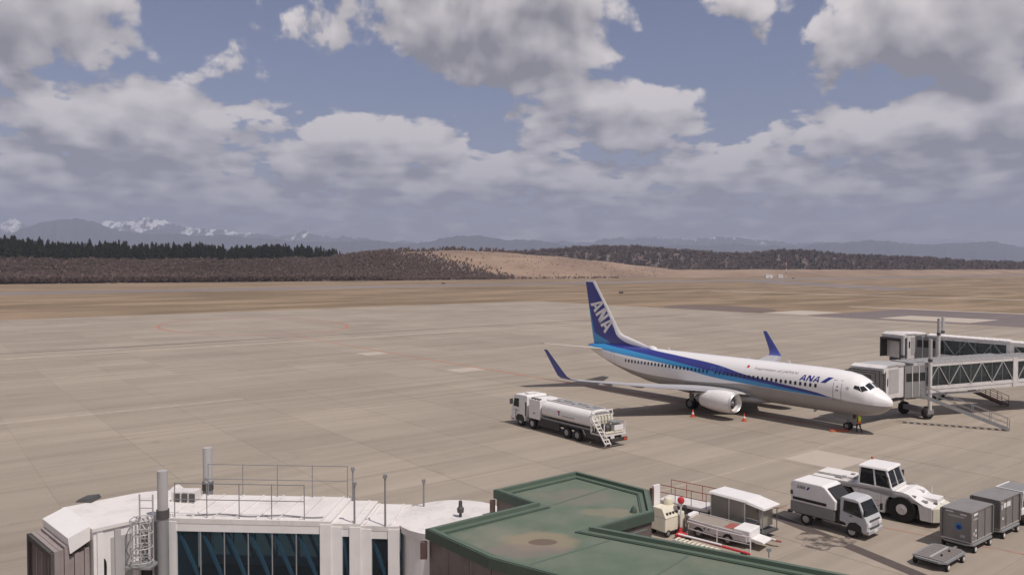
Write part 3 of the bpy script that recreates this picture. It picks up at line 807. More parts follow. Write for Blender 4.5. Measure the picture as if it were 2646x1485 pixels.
# ------------------------------------------------------------------ the airliner
paint('winglet_paint', (0.065, 0.080, 0.30), 0.35, dirt=0.05)
paint('tailplane_paint', (0.60, 0.56, 0.50), 0.4, dirt=0.08)
AC = thing('airliner', 'white twin-engine jet airliner with blue stripe and blue tail parked on the apron', 'airplane', (32.78, 67.16, 0), -0.9158)
FUS = [(0.0, 2.93, 2.77, .07), (.10, 3.14, 2.55, .30), (.3, 3.36, 2.32, .52), (.7, 3.64, 2.03, .84), (1.15, 3.92, 1.80, 1.14), (1.45, 4.06, 1.72, 1.26), (1.85, 4.40, 1.63, 1.42), (2.35, 4.78, 1.56, 1.54),
       (3.0, 5.08, 1.49, 1.67), (4.0, 5.27, 1.43, 1.78), (5.5, 5.36, 1.40, 1.85), (7, 5.39, 1.38, 1.88), (10, 5.39, 1.38, 1.88), (13, 5.39, 1.38, 1.88), (16, 5.39, 1.38, 1.88), (19, 5.39, 1.38, 1.88), (22, 5.39, 1.38, 1.88),
       (25, 5.39, 1.40, 1.88), (27.5, 5.39, 1.62, 1.86), (30, 5.39, 2.10, 1.78), (32, 5.39, 2.62, 1.62), (34, 5.39, 3.25, 1.33), (35.5, 5.36, 3.75, 1.05), (36.8, 5.28, 4.22, .74), (37.6, 5.18, 4.55, .48), (38.0, 5.08, 4.75, .25)]
_fa = np.array(FUS)
def fsec(a):
    return tuple(float(np.interp(a, _fa[:, 0], _fa[:, k])) for k in (1, 2, 3))
def surf(a, th, off=0.0):
    """point on the fuselage: a metres aft of the nose, th from the horizontal starboard side upwards"""
    t, b, w = fsec(a)
    zc = (t + b) / 2 + .12 * (t - b) / 4; hz = (t - zc) if math.sin(th) >= 0 else (zc - b)
    c, s = math.cos(th), math.sin(th)
    e = .93
    y = w * math.copysign(abs(c) ** e, c); z = hz * math.copysign(abs(s) ** e, s)
    nrm = Vector((0, -c / max(w, .1), s / max(hz, .1))).normalized()
    return Vector((-a, -y, zc + z)) + nrm * off
def th_of(a, z):
    t, b, w = fsec(a); zc = (t + b) / 2 + .12 * (t - b) / 4
    hz = (t - zc) if z >= zc else (zc - b)
    r = max(-1, min(1, (z - zc) / hz))
    return math.copysign(math.asin(abs(r) ** (1 / .93)), r)

# livery: boundaries of the stripes along the fuselage
def livery():
    m, N, b = mat_base('livery')
    tcn = N.new('ShaderNodeTexCoord'); x, y, z = N.sep(tcn.outputs['Object'])
    aft = N.math('MULTIPLY', x, -1.0 / 40)
    def curve(pts):
        nd = N.new('ShaderNodeFloatCurve'); N.l.new(aft, nd.inputs[1])
        c = nd.mapping.curves[0]
        while len(c.points) < len(pts): c.points.new(.5, .5)
        for p, (a, h) in zip(c.points, pts): p.location = (a / 40, h / 8); p.handle_type = 'AUTO_CLAMPED'
        nd.mapping.update()
        return N.math('MULTIPLY', nd.outputs[0], 8.0)
    up = curve([(0, 2.9), (4.5, 3.00), (6, 3.28), (9.5, 3.64), (13.6, 4.05), (17.4, 4.66), (22.7, 5.06), (27.0, 5.32), (28.5, 5.46), (30, 5.7), (40, 6.8)])
    md = curve([(0, 2.9), (4.5, 2.97), (8, 3.20), (10.9, 3.44), (17.4, 3.91), (22.7, 4.45), (29.8, 5.03), (33.5, 5.26), (36, 5.45), (38, 5.8), (40, 6.5)])
    lo = curve([(0, 2.9), (4.5, 2.95), (8, 3.00), (10.9, 3.07), (14, 3.18), (17.4, 3.36), (22.7, 3.98), (26, 4.22), (29.8, 4.43), (33.5, 4.68), (36.5, 4.90), (40, 5.05)])
    e = .018
    def below(c): return N.rng(N.math('SUBTRACT', c, z), -e, e, smooth=False)
    n = N.noise(tcn.outputs['Object'], 0.6, 5)
    white = N.mix(N.math('MULTIPLY', N.rng(n, .45, .75), .05), (0.80, 0.775, 0.77), (0.62, 0.58, 0.55))
    grey = N.mix(n, (0.30, 0.28, 0.272), (0.36, 0.335, 0.325))
    c = N.mix(below(up), white, (0.032, 0.040, 0.235))
    c = N.mix(below(md), c, (0.040, 0.255, 0.52))
    # belly: grey livery paint, deepened and carried higher to include the underside's shade
    c = N.mix(below(lo), c, white)
    belly = curve([(0, 2.62), (4.5, 2.93), (8, 2.98), (10.9, 3.05), (13.5, 3.12), (17, 2.85), (22, 2.6), (28, 2.75), (33, 3.4), (37, 4.5), (40, 4.9)])
    c = N.mix(below(belly), c, grey)
    N.l.new(c, b.inputs['Base Color'])
    b.inputs['Roughness'].default_value = 0.34; b.inputs['Specular IOR Level'].default_value = 0.45
    b.inputs['Coat Weight'].default_value = 0.25; b.inputs['Coat Roughness'].default_value = 0.12
livery()
mb = MB(); rings = []
aa = sorted(set(list(_fa[:, 0]) + list(np.arange(0.2, 3.6, .25)) + list(np.arange(4, 38, 1.0))))
def smooth_sec(a): return surf(a, 0)
NS = 48
for a in aa: rings.append([surf(a, 2 * math.pi * i / NS) for i in range(NS)])
mb.loft(rings)
fus = mb.build('fuselage', 'livery', AC, smooth=True, sharp=1.2)
# wing to body fairing
mb = MB(); rings = []
for a, w, zt, zb in ((11.8, .6, 1.7, 1.36), (12.8, 1.5, 2.0, 1.2), (14.2, 2.0, 2.15, 1.10), (17, 2.15, 2.2, 1.06), (20.5, 2.1, 2.15, 1.08), (22.5, 1.7, 2.0, 1.2), (24.5, .7, 1.8, 1.36)):
    rings.append([Vector((-a, w * math.cos(t), (zt + zb) / 2 + (zt - zb) / 2 * math.sin(t))) for t in np.linspace(0, 2 * math.pi, 21)[:-1]])
mb.loft(rings); mb.build('wing_fairing', 'wing_grey', fus, smooth=True)

def patch(a0, a1, z0, z1, off, name, mat, parent, na=1, nz=3, corner=0.0, side=1):
    """a panel lying on the fuselage side between two stations and two heights (starboard side=1)"""
    mb = MB(); V = []
    def pt(a, z):
        p = surf(a, th_of(a, z), off)
        return p if side == 1 else Vector((p.x, -p.y, p.z))
    if corner:
        ca, cz = (a0 + a1) / 2, (z0 + z1) / 2; ra, rz = (a1 - a0) / 2, (z1 - z0) / 2
        for k in range(10):
            t = 2 * math.pi * k / 10; c, s = math.cos(t), math.sin(t)
            V.append(pt(ca + ra * math.copysign(abs(c) ** .6, c), cz + rz * math.copysign(abs(s) ** .6, s)))
        mb.add(V, [tuple(range(10))])
    else:
        for i in range(na + 1):
            for j in range(nz + 1): V.append(pt(a0 + (a1 - a0) * i / na, z0 + (z1 - z0) * j / nz))
        w = nz + 1
        mb.add(V, [(i * w + j, (i + 1) * w + j, (i + 1) * w + j + 1, i * w + j + 1) for i in range(na) for j in range(nz)])
    return mb.build(name, mat, parent, fix=False)
paint('cabin_window', (0.030, 0.030, 0.036), 0.2, dirt=0.0)
for side in (1, -1):
    for k in range(52):
        a = 6.15 + k * .508
        if k in (23,) or a > 30.2: continue
        patch(a - .13, a + .13, 3.71, 4.07, .006, 'window', 'cabin_window', fus, corner=1, side=side)
def frame(a0, a1, z0, z1, w, name, mat, side=1):
    mb = MB()
    def pt(a, z):
        p = surf(a, th_of(a, z), .007)
        return p if side == 1 else Vector((p.x, -p.y, p.z))
    for (p, q, r, s) in ((a0, a0 + w, z0, z1), (a1 - w, a1, z0, z1), (a0 + w, a1 - w, z1 - w, z1), (a0 + w, a1 - w, z0, z0 + w)):
        nz = 5 if s - r > .5 else 1
        V = [pt(p + (q - p) * i, r + (s - r) * j / nz) for i in (0, 1) for j in range(nz + 1)]
        mb.add(V, [(j, nz + 1 + j, nz + 2 + j, j + 1) for j in range(nz)])
    return mb.build(name, mat, fus, fix=False)
d = frame(3.72, 4.50, 2.86, 4.60, .035, 'door', 'dark_mark')
patch(3.97, 4.27, 3.66, 3.74, .008, 'handle', 'dark_mark', d)
patch(4.06, 4.17, 3.95, 4.11, .008, 'porthole', 'cabin_window', d, corner=1)
frame(32.0, 32.7, 3.25, 4.62, .03, 'door', 'mid_grey')
frame(16.35, 16.9, 3.45, 4.45, .045, 'exit_hatch', 'light_blue_mark'); frame(17.4, 17.95, 3.45, 4.45, .045, 'exit_hatch', 'light_blue_mark')
frame(3.72, 4.50, 2.86, 4.60, .035, 'door', 'dark_mark', -1)
# flight deck windows
paint('flight_deck_glass', (0.022, 0.024, 0.027), 0.08, dirt=0.0)
def nosepatch(corners, side, nu=5, nv=4):
    """corners given as (aft, angle) on the nose, mapped bilinearly"""
    (a0, t0), (a1, t1), (a2, t2), (a3, t3) = corners
    mb = MB(); V = []
    for i in range(nu + 1):
        for j in range(nv + 1):
            u, v = i / nu, j / nv
            a = (a0 * (1 - u) + a1 * u) * (1 - v) + (a3 * (1 - u) + a2 * u) * v
            t = (t0 * (1 - u) + t1 * u) * (1 - v) + (t3 * (1 - u) + t2 * u) * v
            p = surf(a, t, .014); V.append(p if side == 1 else Vector((p.x, -p.y, p.z)))
    w = nv + 1
    mb.add(V, [(i * w + j, (i + 1) * w + j, (i + 1) * w + j + 1, i * w + j + 1) for i in range(nu) for j in range(nv)])
    return mb.build('flight_deck_window', 'flight_deck_glass', fus, fix=False, smooth=True)
for side in (1, -1):
    nosepatch([(1.50, 1.50), (1.54, .92), (2.00, .95), (1.96, 1.50)], side)
    nosepatch([(1.60, .85), (2.02, .42), (2.28, .66), (2.06, .88)], side)
    nosepatch([(2.08, .42), (2.72, .40), (2.70, .60), (2.34, .66)], side, 4, 3)
# crown antennas and radome
mb = MB()
for a, L, h, w in ((27.6, 1.5, .30, .32),):
    mb.loft([[Vector((-a - L * u, w * s * math.cos(t), 5.36 + h * s * max(math.sin(t), -.2))) for t in np.linspace(0, 2 * math.pi, 13)[:-1]] for u, s in ((-.5, .08), (-.35, .7), (-.1, 1), (.2, .9), (.42, .5), (.5, .08))])
mb.build('satcom_dome', 'white_clean', fus, smooth=True)
for a, h, L in ((9.8, .32, .35), (24.9, .28, .3), (31.2, .22, .25), (14.5, .2, .3)):
    MB().prism([(-a, 5.36), (-a - L, 5.36), (-a - L * 1.25, 5.39 + h), (-a - L * .75, 5.39 + h)], -.02, .02).build('antenna', 'white_clean', fus)
MB().prism([(-7, 1.40), (-7.35, 1.40), (-7.45, 1.12), (-7.2, 1.12)], -.02, .02).build('antenna', 'white_clean', fus)

def airfoil(le, chord, y, z, tk, camber=0.0, npt=9):
    """closed section in the xz plane at span y"""
    up, dn = [], []
    for i in range(npt):
        t = i / (npt - 1); c = t * t * (3 - 2 * t)
        th = tk * chord * (1.48 * math.sqrt(c) - .63 * c - 1.76 * c * c + 1.42 * c ** 3 - .51 * c ** 4)
        cm = camber * chord * math.sin(math.pi * c)
        up.append(Vector((-(le + c * chord), y, z + th + cm))); dn.append(Vector((-(le + c * chord), y, z - th * .8 + cm)))
    return up + dn[-2:0:-1]
for s in (-1, 1):
    mb = MB()
    sec = [(1.2, 13.0, 8.6, 2.08, .062), (1.9, 13.35, 8.25, 2.14, .060), (3.4, 14.45, 7.2, 2.30, .056), (5.8, 15.95, 5.95, 2.55, .052), (9.5, 17.95, 4.55, 2.93, .050), (13.5, 20.15, 3.05, 3.42, .048), (16.6, 21.85, 1.90, 3.80, .046)]
    mb.loft([airfoil(le, c, s * y, z, tk, .008) for y, le, c, z, tk in sec])
    wing = mb.build('wing', 'wing_grey', AC, smooth=True)
    # polished leading edge and flap shroud lines
    mb = MB()
    mb.loft([[p + Vector((.008 if i in (0,) else 0, 0, 0)) + Vector((0, 0, .004 if 0 < i < 3 else (-.004 if i > 13 else 0))) for i, p in enumerate(airfoil(le, c, s * y, z, tk, .008)) if i in (0, 1, 2, 14, 15)] for y, le, c, z, tk in sec[2:]], cap=False, closed=False)
    le_o = mb.build('slat', 'aluminium', wing, smooth=True, fix=False)
    mb = MB(); wl = [(16.6, 21.85, 1.90, 3.80, 0.0), (17.05, 22.2, 1.66, 3.90, .35), (17.32, 22.6, 1.42, 4.18, .9), (17.45, 23.0, 1.22, 4.60, 1.25), (17.92, 24.85, .52, 6.62, 1.36)]
    rings = []
    for y, le, c, z, tilt in wl:
        r = airfoil(le, c, 0, 0, .045)
        rings.append([Vector((p.x, s * (y - p.z * math.sin(tilt)), z + p.z * math.cos(tilt))) for p in r])
    mb.loft(rings)
    winglet = mb.build('winglet', 'winglet_paint' if 'winglet_paint' in MATS else 'blue_mark', wing, smooth=True)
    for y in (5.2, 8.6, 12.0):
        le = np.interp(y, [3.4, 5.8, 9.5, 13.5], [14.45, 15.95, 17.95, 20.15]); ch = np.interp(y, [3.4, 5.8, 9.5, 13.5], [7.2, 5.95, 4.55, 3.05]); zz = np.interp(y, [3.4, 5.8, 9.5, 13.5], [2.3, 2.55, 2.93, 3.42])
        te = le + ch; L = ch * .52; rr = .17
        mb = MB(); mb.loft([[Vector((-(te - L * .62 + L * u), s * y + rr * k * math.cos(t), zz - .30 + .42 * rr * 2 * k * math.sin(t) + .05 * u)) for t in np.linspace(0, 2 * math.pi, 11)[:-1]] for u, k in ((0, .1), (.15, .7), (.4, 1), (.75, .75), (1.0, .12))])
        mb.build('flap_fairing', 'wing_grey', wing, smooth=True)
    # engine
    ex, ey, ez = 12.55, 4.83, 1.66
    eng = MB()
    prof = [(.62, .70), (.25, .755), (.06, .80), (0, .86), (.07, .93), (.3, 1.0), (.8, 1.07), (1.5, 1.10), (2.2, 1.06), (3.0, .96), (3.75, .82), (3.75, .74), (3.3, .72)]
    rings = []
    for t, r in prof:
        flat = .93
        rings.append([Vector((-(ex + t), s * ey + r * math.cos(q), ez + r * (math.sin(q) if math.sin(q) > 0 else math.sin(q) * flat))) for q in np.linspace(0, 2 * math.pi, 33)[:-1]])
    eng.loft(rings, cap=False)
    en = eng.build('engine', 'white_paint', AC, smooth=True, sharp=1.0)
    lip = MB(); lip.loft([[Vector((-(ex + t - .012), s * ey + r * math.cos(q), ez + r * (math.sin(q) if math.sin(q) > 0 else math.sin(q) * .93))) for q in np.linspace(0, 2 * math.pi, 33)[:-1]] for t, r in ((.24, .752), (.06, .795), (0, .865), (.07, .938), (.2, .985))], cap=False)
    lip.build('inlet_lip', 'aluminium', en, smooth=True, sharp=1.2)
    fan = MB(); fan.lathe([(-(ex + .6), .72), (-(ex + .62), .26)], (0, s * ey, ez), 'x', 32, cap=True); fan.build('fan_disc', 'dark_grey', en)
    fb = MB()
    for i in range(24):
        q = 2 * math.pi * i / 24; c_, s_ = math.cos(q), math.sin(q); c2, s2 = math.cos(q + .14), math.sin(q + .14)
        fb.add([(-(ex + .50), s * ey + .2 * c_, ez + .2 * s_), (-(ex + .50), s * ey + .69 * c_, ez + .69 * s_), (-(ex + .58), s * ey + .69 * c2, ez + .69 * s2), (-(ex + .58), s * ey + .2 * c2, ez + .2 * s2)], [(0, 1, 2, 3)])
    tag(fb.build('fan_blades', 'mid_grey', en, fix=False), kind='stuff')
    MB().lathe([(-(ex + .6), .27), (-(ex + .4), .2), (-(ex + .22), .02)], (0, s * ey, ez), 'x', 16).build('spinner', 'mid_grey', en, smooth=True)
    MB().lathe([(-(ex + 3.3), .62), (-(ex + 4.0), .56), (-(ex + 4.5), .42), (-(ex + 4.5), .3), (-(ex + 5.1), .05)], (0, s * ey, ez), 'x', 24).build('exhaust_nozzle', 'galvanised', en, smooth=True)
    MB().add([Vector((-a, s * ey + o, z)) for o in (-.17, .17) for a, z in ((13.7, 2.66), (16.3, 2.30), (17.8, 2.05), (16.6, 1.9), (15.0, 2.45))], [(0, 1, 2, 3, 4), (9, 8, 7, 6, 5)] + [(i, (i + 1) % 5, 5 + (i + 1) % 5, 5 + i) for i in range(5)]).build('pylon', 'white_paint', en)
    # tailplane
    mb = MB(); mb.loft([airfoil(le, c, s * y, z, .045) for y, le, c, z in ((.3, 33.9, 4.3, 4.72), (1.0, 34.35, 3.85, 4.80), (7.17, 38.05, 1.25, 5.55))])
    mb.build('tailplane', 'tailplane_paint' if 'tailplane_paint' in MATS else 'light_grey', AC, smooth=True)
    # main gear
    gx, gy = -19.4, s * 2.86
    g = MB(); g.cyl((gx, gy, .55), (gx, gy * .93, 2.2), .11, .13, 10); g.bar((gx, gy, .9), (gx + .1, gy * .45, 2.0), .12); g.box(gx - .03, gx + .5, gy + s * .42, gy + s * .46, .9, 1.9)
    go = g.build('main_gear', 'mid_grey', AC)
    for o in (-.26, .26): wheel(go, gx, gy + o, .56, .36, s if o * s > 0 else -s, rimmat='mid_grey')
g = MB(); g.cyl((-4.0, 0, .4), (-4.05, 0, 1.75), .09, .11, 10); g.bar((-4.0, 0, .9), (-4.7, 0, 1.7), .08)
g.box(-5.2, -3.4, -.36, -.33, 1.0, 1.55); g.box(-5.2, -3.4, .33, .36, 1.0, 1.55)
go = g.build('nose_gear', 'mid_grey', AC)
for o in (-.2, .2): wheel(go, -4.0, o, .34, .2, 1 if o > 0 else -1, rimmat='mid_grey')

# fin
def finmat():
    m, N, b = mat_base('fin_paint')
    tcn = N.new('ShaderNodeTexCoord'); x, y, z = N.sep(tcn.outputs['Object'])
    a = N.math('MULTIPLY', x, -1.0)
    def zcurve(pts, lo_, hi_):
        nd = N.new('ShaderNodeFloatCurve'); N.l.new(N.math('DIVIDE', z, 14.0), nd.inputs[1]); c = nd.mapping.curves[0]
        while len(c.points) < len(pts): c.points.new(.5, .5)
        for p, (zz, v) in zip(c.points, pts): p.location = (zz / 14, (v - lo_) / (hi_ - lo_)); p.handle_type = 'AUTO_CLAMPED'
        nd.mapping.update()
        return N.math('MULTIPLY_ADD', nd.outputs[0], hi_ - lo_, lo_)
    inner = zcurve([(0, 27), (5.2, 28.2), (5.4, 29.2), (5.62, 30.9), (6.0, 32.2), (6.5, 33.05), (7.4, 33.62), (8.8, 34.48), (10.8, 35.85), (13.0, 37.5), (14, 38.2)], 26, 40)
    te = N.math('MULTIPLY_ADD', N.math('ADD', z, -5.2), 1.55 / 7.8, 37.15)
    white = N.math('MAXIMUM', N.rng(N.math('SUBTRACT', a, inner), .03, -.03, smooth=False), N.rng(z, 12.76, 12.80, smooth=False))
    lb_w = N.math('ADD', N.math('MULTIPLY', N.rng(z, 11.0, 6.4, smooth=False), .40), N.math('MULTIPLY', N.rng(z, 6.7, 5.4), 2.6))
    lb = N.rng(N.math('SUBTRACT', N.math('SUBTRACT', te, a), lb_w), .02, -.02, smooth=False)
    c = N.mix(lb, (0.032, 0.040, 0.235), (0.040, 0.255, 0.52))
    c = N.mix(white, c, (0.80, 0.775, 0.77))
    N.l.new(c, b.inputs['Base Color']); b.inputs['Roughness'].default_value = .34; b.inputs['Coat Weight'].default_value = .25
finmat()
FIN = [(5.1, 27.2, 37.1, .17), (5.42, 27.7, 37.16, .18), (5.65, 28.4, 37.22, .19), (5.9, 29.3, 37.28, .20), (6.15, 30.3, 37.33, .20), (6.4, 31.35, 37.38, .20), (6.62, 32.15, 37.42, .20), (6.9, 32.6, 37.48, .19), (7.4, 32.98, 37.58, .18), (9.1, 34.17, 37.92, .15), (12.98, 37.02, 38.70, .09)]
mb = MB(); rings = []
for z, le, te, hw in FIN:
    c = te - le; r = []
    prof = [(0, 0), (.04, .45), (.12, .75), (.3, 1), (.6, .8), (1, .06)]
    ww = hw
    r = [Vector((-(le + c * t), -ww * k, z)) for t, k in prof] + [Vector((-(le + c * t), ww * k, z)) for t, k in prof[-1:0:-1]]
    rings.append(r)
mb.loft(rings)
fin = mb.build('fin', 'fin_paint', AC, smooth=True, sharp=1.0)
def fin_hw(z): return float(np.interp(z, [f[0] for f in FIN], [f[3] for f in FIN])) + .012
# letters down the fin, parallel to the leading edge
for side in (1, -1):
    def place(x, y, side=side):
        u, v = x / 4.2, y / 1.5
        if side == -1: u = 1 - u
        b0, b1, c0, c1 = Vector((37.68, 10.10)), Vector((35.05, 6.55)), Vector((35.92, 10.80)), Vector((33.40, 7.80))
        q = (b0 * (1 - u) + b1 * u) * (1 - v) + (c0 * (1 - u) + c1 * u) * v
        return Vector((-q.x, -side * fin_hw(q.y), q.y))
    block_ana(4.2, 1.5, place, 'fin_letter', 'white_clean', fin)
# lettering on the starboard side of the forward fuselage
def on_side(a_right, z0):
    """text whose left end lies aft; x runs forward, y up round the skin"""
    def f(x, y):
        a = a_right - x; t0 = th_of(a, z0)
        return surf(a, t0 + y / 1.95, .010)
    return f
block_ana(1.95, .62, on_side(7.85, 4.20), 'side_letter', 'blue_mark', fus, slant=.32, st=.26)
fn = on_side(5.70, 4.22)
mb = MB(); V = []
for i in range(5):
    for j in range(5): V.append(fn(.0 + i / 4 * .46 + j / 4 * .62, j / 4 * .66))
mb.add(V, [(i * 5 + j, (i + 1) * 5 + j, (i + 1) * 5 + j + 1, i * 5 + j + 1) for i in range(4) for j in range(4)])
mb.build('side_flash', 'blue_mark', fus, fix=False)
lettering('Inspiration of JAPAN', 4.75, on_side(12.85, 4.58), 'side_lettering', 'mid_grey', fus, shear=.3, height=.42)
patch(13.5, 13.78, 4.72, 4.96, .010, 'red_dot', 'red_paint', fus, corner=1)
fn = on_side(3.42, 3.86)
st = []
for k in range(10):
    r = .2 if k % 2 == 0 else .1
    st.append(fn(.2 + r * math.sin(k * math.pi / 5), .15 + r * math.cos(k * math.pi / 5)))
MB().add(st, [tuple(range(10))]).build('alliance_mark', 'light_grey', fus, fix=False)

# ------------------------------------------------------------------ boarding bridges
def jet_bridge(label, loc, heading, secs, z0, slope, cab_x, yaw, lift_x, col_top, brace='zig', rail=True, drum=1.75, stairs=None, lobby=False, bogie=True,
               bellow=1.1, detail=False, fabric='canopy_fabric', glassmat='bridge_glass', colmat='galvanised', brace_mat='light_grey', hood_w=1.35, rotunda=True, colw=.36, cab_len=2.2, wallmat='white_paint', roofmat='white_roof'):
    B = thing('jet_bridge', label, 'jet bridge', (loc[0], loc[1], 0), heading, 'passenger boarding bridges')
    fz = lambda x: z0 + slope * x
    def P(x, y, z): return Vector((x, y, fz(x) + z))
    def bx(mb, x0, x1, y0, y1, za, zb):
        mb.hexa([P(x0, y0, za), P(x1, y0, za), P(x1, y1, za), P(x0, y1, za)], [P(x0, y0, zb), P(x1, y0, zb), P(x1, y1, zb), P(x0, y1, zb)])
    for k, (x0, x1, hw, top, pane_w) in enumerate(secs):
        t = MB(); bx(t, x0, x1, -hw, hw, -.25, .12)
        sec = t.build('tunnel_section', wallmat, B)
        r = MB(); bx(r, x0, x1, -hw - .06, hw + .06, top - .16, top); rf = r.build('roof', roofmat, sec)
        for s in (-1, 1):
            e = MB(); bx(e, x0, x1, s * hw - .05, s * hw + .05, top - .42, top - .165); e.build('side_beam', wallmat, sec)
            e = MB(); bx(e, x0, x1, s * hw - .045, s * hw + .045, .125, .46); e.build('side_beam', wallmat, sec)
        nr = int((x1 - x0) / .62)
        for i in range(nr):
            x = x0 + .3 + i * (x1 - x0 - .4) / max(nr - 1, 1)
            q = MB(); bx(q, x - .03, x + .03, -hw, hw, top + .001, top + .045); q.build('roof_rib', roofmat, sec)
        for xx in (x0, x1 - .34):
            for s in (-1, 1):
                q = MB(); bx(q, xx - .01, xx + .35, s * (hw + .015) - .07, s * (hw + .015) + .07, -.24, top - .10); q.build('portal_post', wallmat, sec)
        a, b = x0 + .35, x1 - .35
        n = max(1, round((b - a) / pane_w)); w = (b - a) / n
        for s in (-1, 1):
            for i in range(n):
                q = MB(); bx(q, a + i * w + .02, a + (i + 1) * w - .02, s * hw - .012, s * hw + .012, .465, top - .425)
                q.build('pane', glassmat, sec)
                if i:
                    q = MB(); bx(q, a + i * w - .018, a + i * w + .018, s * hw - .03, s * hw + .03, .465, top - .425); q.build('mullion', 'galvanised', sec)
            nb = n if brace == 'lean' else max(2, round((b - a) / 1.25))
            wb = (b - a) / nb
            for i in range(nb):
                xa, xb = a + i * wb, a + (i + 1) * wb
                if brace == 'zig' and i % 2: xa, xb = xb, xa
                yy = s * (hw - .06) if brace == 'lean' else s * (hw + .05)
                if brace == 'lean': xa, xb = xa, xb
                q = MB(); q.bar(P(xa, yy, .42), P(xb, yy, top - .36), .09 if brace == 'lean' else .07, .09 if brace == 'lean' else .07, up=(0, 1, 0)); q.build('brace', brace_mat, sec)
        # inside: a dark carpet and ceiling so the glass reads deep
        q = MB(); bx(q, x0 + .05, x1 - .05, -hw + .12, hw - .12, .125, .16); q.build('carpet', 'bridge_carpet', sec)
        q = MB(); bx(q, x0 + .05, x1 - .05, -hw + .1, hw - .1, top - .24, top - .17); q.build('ceiling', 'mid_grey', sec)
    top0 = secs[0][3]; topc = secs[-1][3]; hwc = secs[-1][2]
    if rotunda:
        rt = MB(); rt.lathe([(z0 - .6, drum), (z0 + top0 - .25, drum)], (0, 0, 0), 'z', 28); ro = rt.build('rotunda', wallmat, B, smooth=True)
        MB().lathe([(z0 + top0 - .25, drum + .12), (z0 + top0 - .02, drum + .14), (z0 + top0 + .05, drum * .7), (z0 + top0 + .07, 0.01)], (0, 0, 0), 'z', 28).build('roof', roofmat, ro, smooth=True)
        MB().cyl((0, 0, 0), (0, 0, z0 - .6), .5, .5, 16).build('support_column', 'light_grey', ro, smooth=True)
    # cab
    cz = fz(cab_x); M = Matrix.Translation((cab_x, 0, cz)) @ rot_z(yaw)
    c = MB(); c.lathe([(-.35, 1.62), (topc - .12, 1.62)], (cab_x, 0, cz), 'z', 24)
    cab = c.build('cab', wallmat, B, smooth=True)
    MB().lathe([(topc - .12, 1.70), (topc + .02, 1.70), (topc + .1, .02)], (cab_x, 0, cz), 'z', 24).build('roof', roofmat, cab, smooth=True)
    q = MB(); q.box(.2, cab_len, -1.5, 1.5, -.30, topc - .05, M); q.build('cab_wall', wallmat, cab)
    q = MB(); q.box(.1, cab_len + .05, -1.56, 1.56, topc - .045, topc + .06, M); q.build('cab_roof', roofmat, cab)
    for s in (-1, 1):
        q = MB(); q.box(.55, cab_len - .5, s * 1.5 - .02, s * 1.5 + .025, .15, topc - .35, M); q.build('side_door', 'light_grey', cab)
        q = MB()
        pts = [(cab_len - .28 + .10 * math.cos(t), 1.25 + .26 * (math.sin(t) + (.6 if math.sin(t) > 0 else -.6))) for t in np.linspace(0, 2 * math.pi, 15)[:-1]]
        q.add([M @ Vector((x, s * 1.508, z)) for x, z in pts], [tuple(range(len(pts)))]); q.build('porthole', 'cab_glass', cab, fix=False)
    # hood plate and folded canopy
    q = MB(); q.hexa([M @ Vector(v) for v in ((cab_len - .02, -hood_w - .1, topc - .30), (cab_len + .62, -hood_w - .1, topc - .62), (cab_len + .62, hood_w + .1, topc - .62), (cab_len - .02, hood_w + .1, topc - .30))],
                     [M @ Vector(v) for v in ((cab_len - .02, -hood_w - .1, topc + .13), (cab_len + .68, -hood_w - .1, topc - .12), (cab_len + .68, hood_w + .1, topc - .12), (cab_len - .02, hood_w + .1, topc + .13))])
    q.build('hood', wallmat, cab)
    can = None; nf = 7
    for i in range(nf):
        x0 = cab_len + .05 + i * bellow / nf; x1 = x0 + bellow / nf * .93; gr = .04 * (1 if i % 2 else 0)
        dz = -.30 * i / nf
        f = MB(); hw2 = hood_w - .04 - gr
        zt = topc - .22 + dz - gr - (.0 if x0 > cab_len + .6 else .35)
        for s in (-1, 1):
            f.box(x0, x1, s * hw2 - .05, s * hw2 + .05, -.25 + gr, zt, M)
        f.box(x0, x1, -hw2 + .05, hw2 - .05, zt - .08, zt, M)
        ff = f.build('canopy_fold' if can else 'canopy', fabric, can or cab)
        can = can or ff
    q = MB(); xe = cab_len + .05 + bellow
    for s in (-1, 1): q.box(xe, xe + .1, s * (hood_w - .02) - .09, s * (hood_w - .02) + .09, -.25, topc - .5, M)
    q.box(xe, xe + .1, -hood_w + .07, hood_w - .07, topc - .66, topc - .5, M)
    q.build('bumper', 'dark_fabric', cab)
    # lifting columns and wheel bogie
    lz = fz(lift_x)
    for s in (-1, 1):
        y = s * (hwc + .34)
        q = MB(); q.cyl((lift_x, y, .9), (lift_x, y, lz + topc + .15), colw / 2, colw / 2, 14)
        co = q.build('lift_column', colmat, B, smooth=True)
        MB().cyl((lift_x, y, lz + topc + .35), (lift_x, y, col_top), colw / 2 * .92, colw / 2 * .92, 14).build('screw_cover', 'light_grey', co, smooth=True)
        MB().cyl((lift_x, y, lz + topc + .10), (lift_x, y, lz + topc + .38), colw / 2 * 1.12, colw / 2 * 1.12, 14).build('collar', 'dark_grey', co, smooth=True)
    if bogie:
        q = MB(); q.box(-1.0, 1.6, -1.2, 1.2, -.75, -.36, M); q.build('cab_underframe', 'dark_grey', cab)
        q = MB(); q.box(lift_x + .6, lift_x + 1.7, -.7, .7, lz - .85, lz - .28); q.build('machinery_box', 'mid_grey', B)
        q = MB(); q.box(lift_x - 6.5, lift_x + .5, hwc - .25, hwc - .1, lz - .42, lz - .27); q.build('cable_tray', 'galvanised', B)
        q = MB(); q.box(lift_x - .35, lift_x + .35, -hwc - .5, hwc + .5, .55, 1.0); q.box(lift_x - .2, lift_x + .2, -hwc - .3, hwc + .3, lz - .75, lz - .45)
        bg_ = q.build('bogie', 'mid_grey', B)
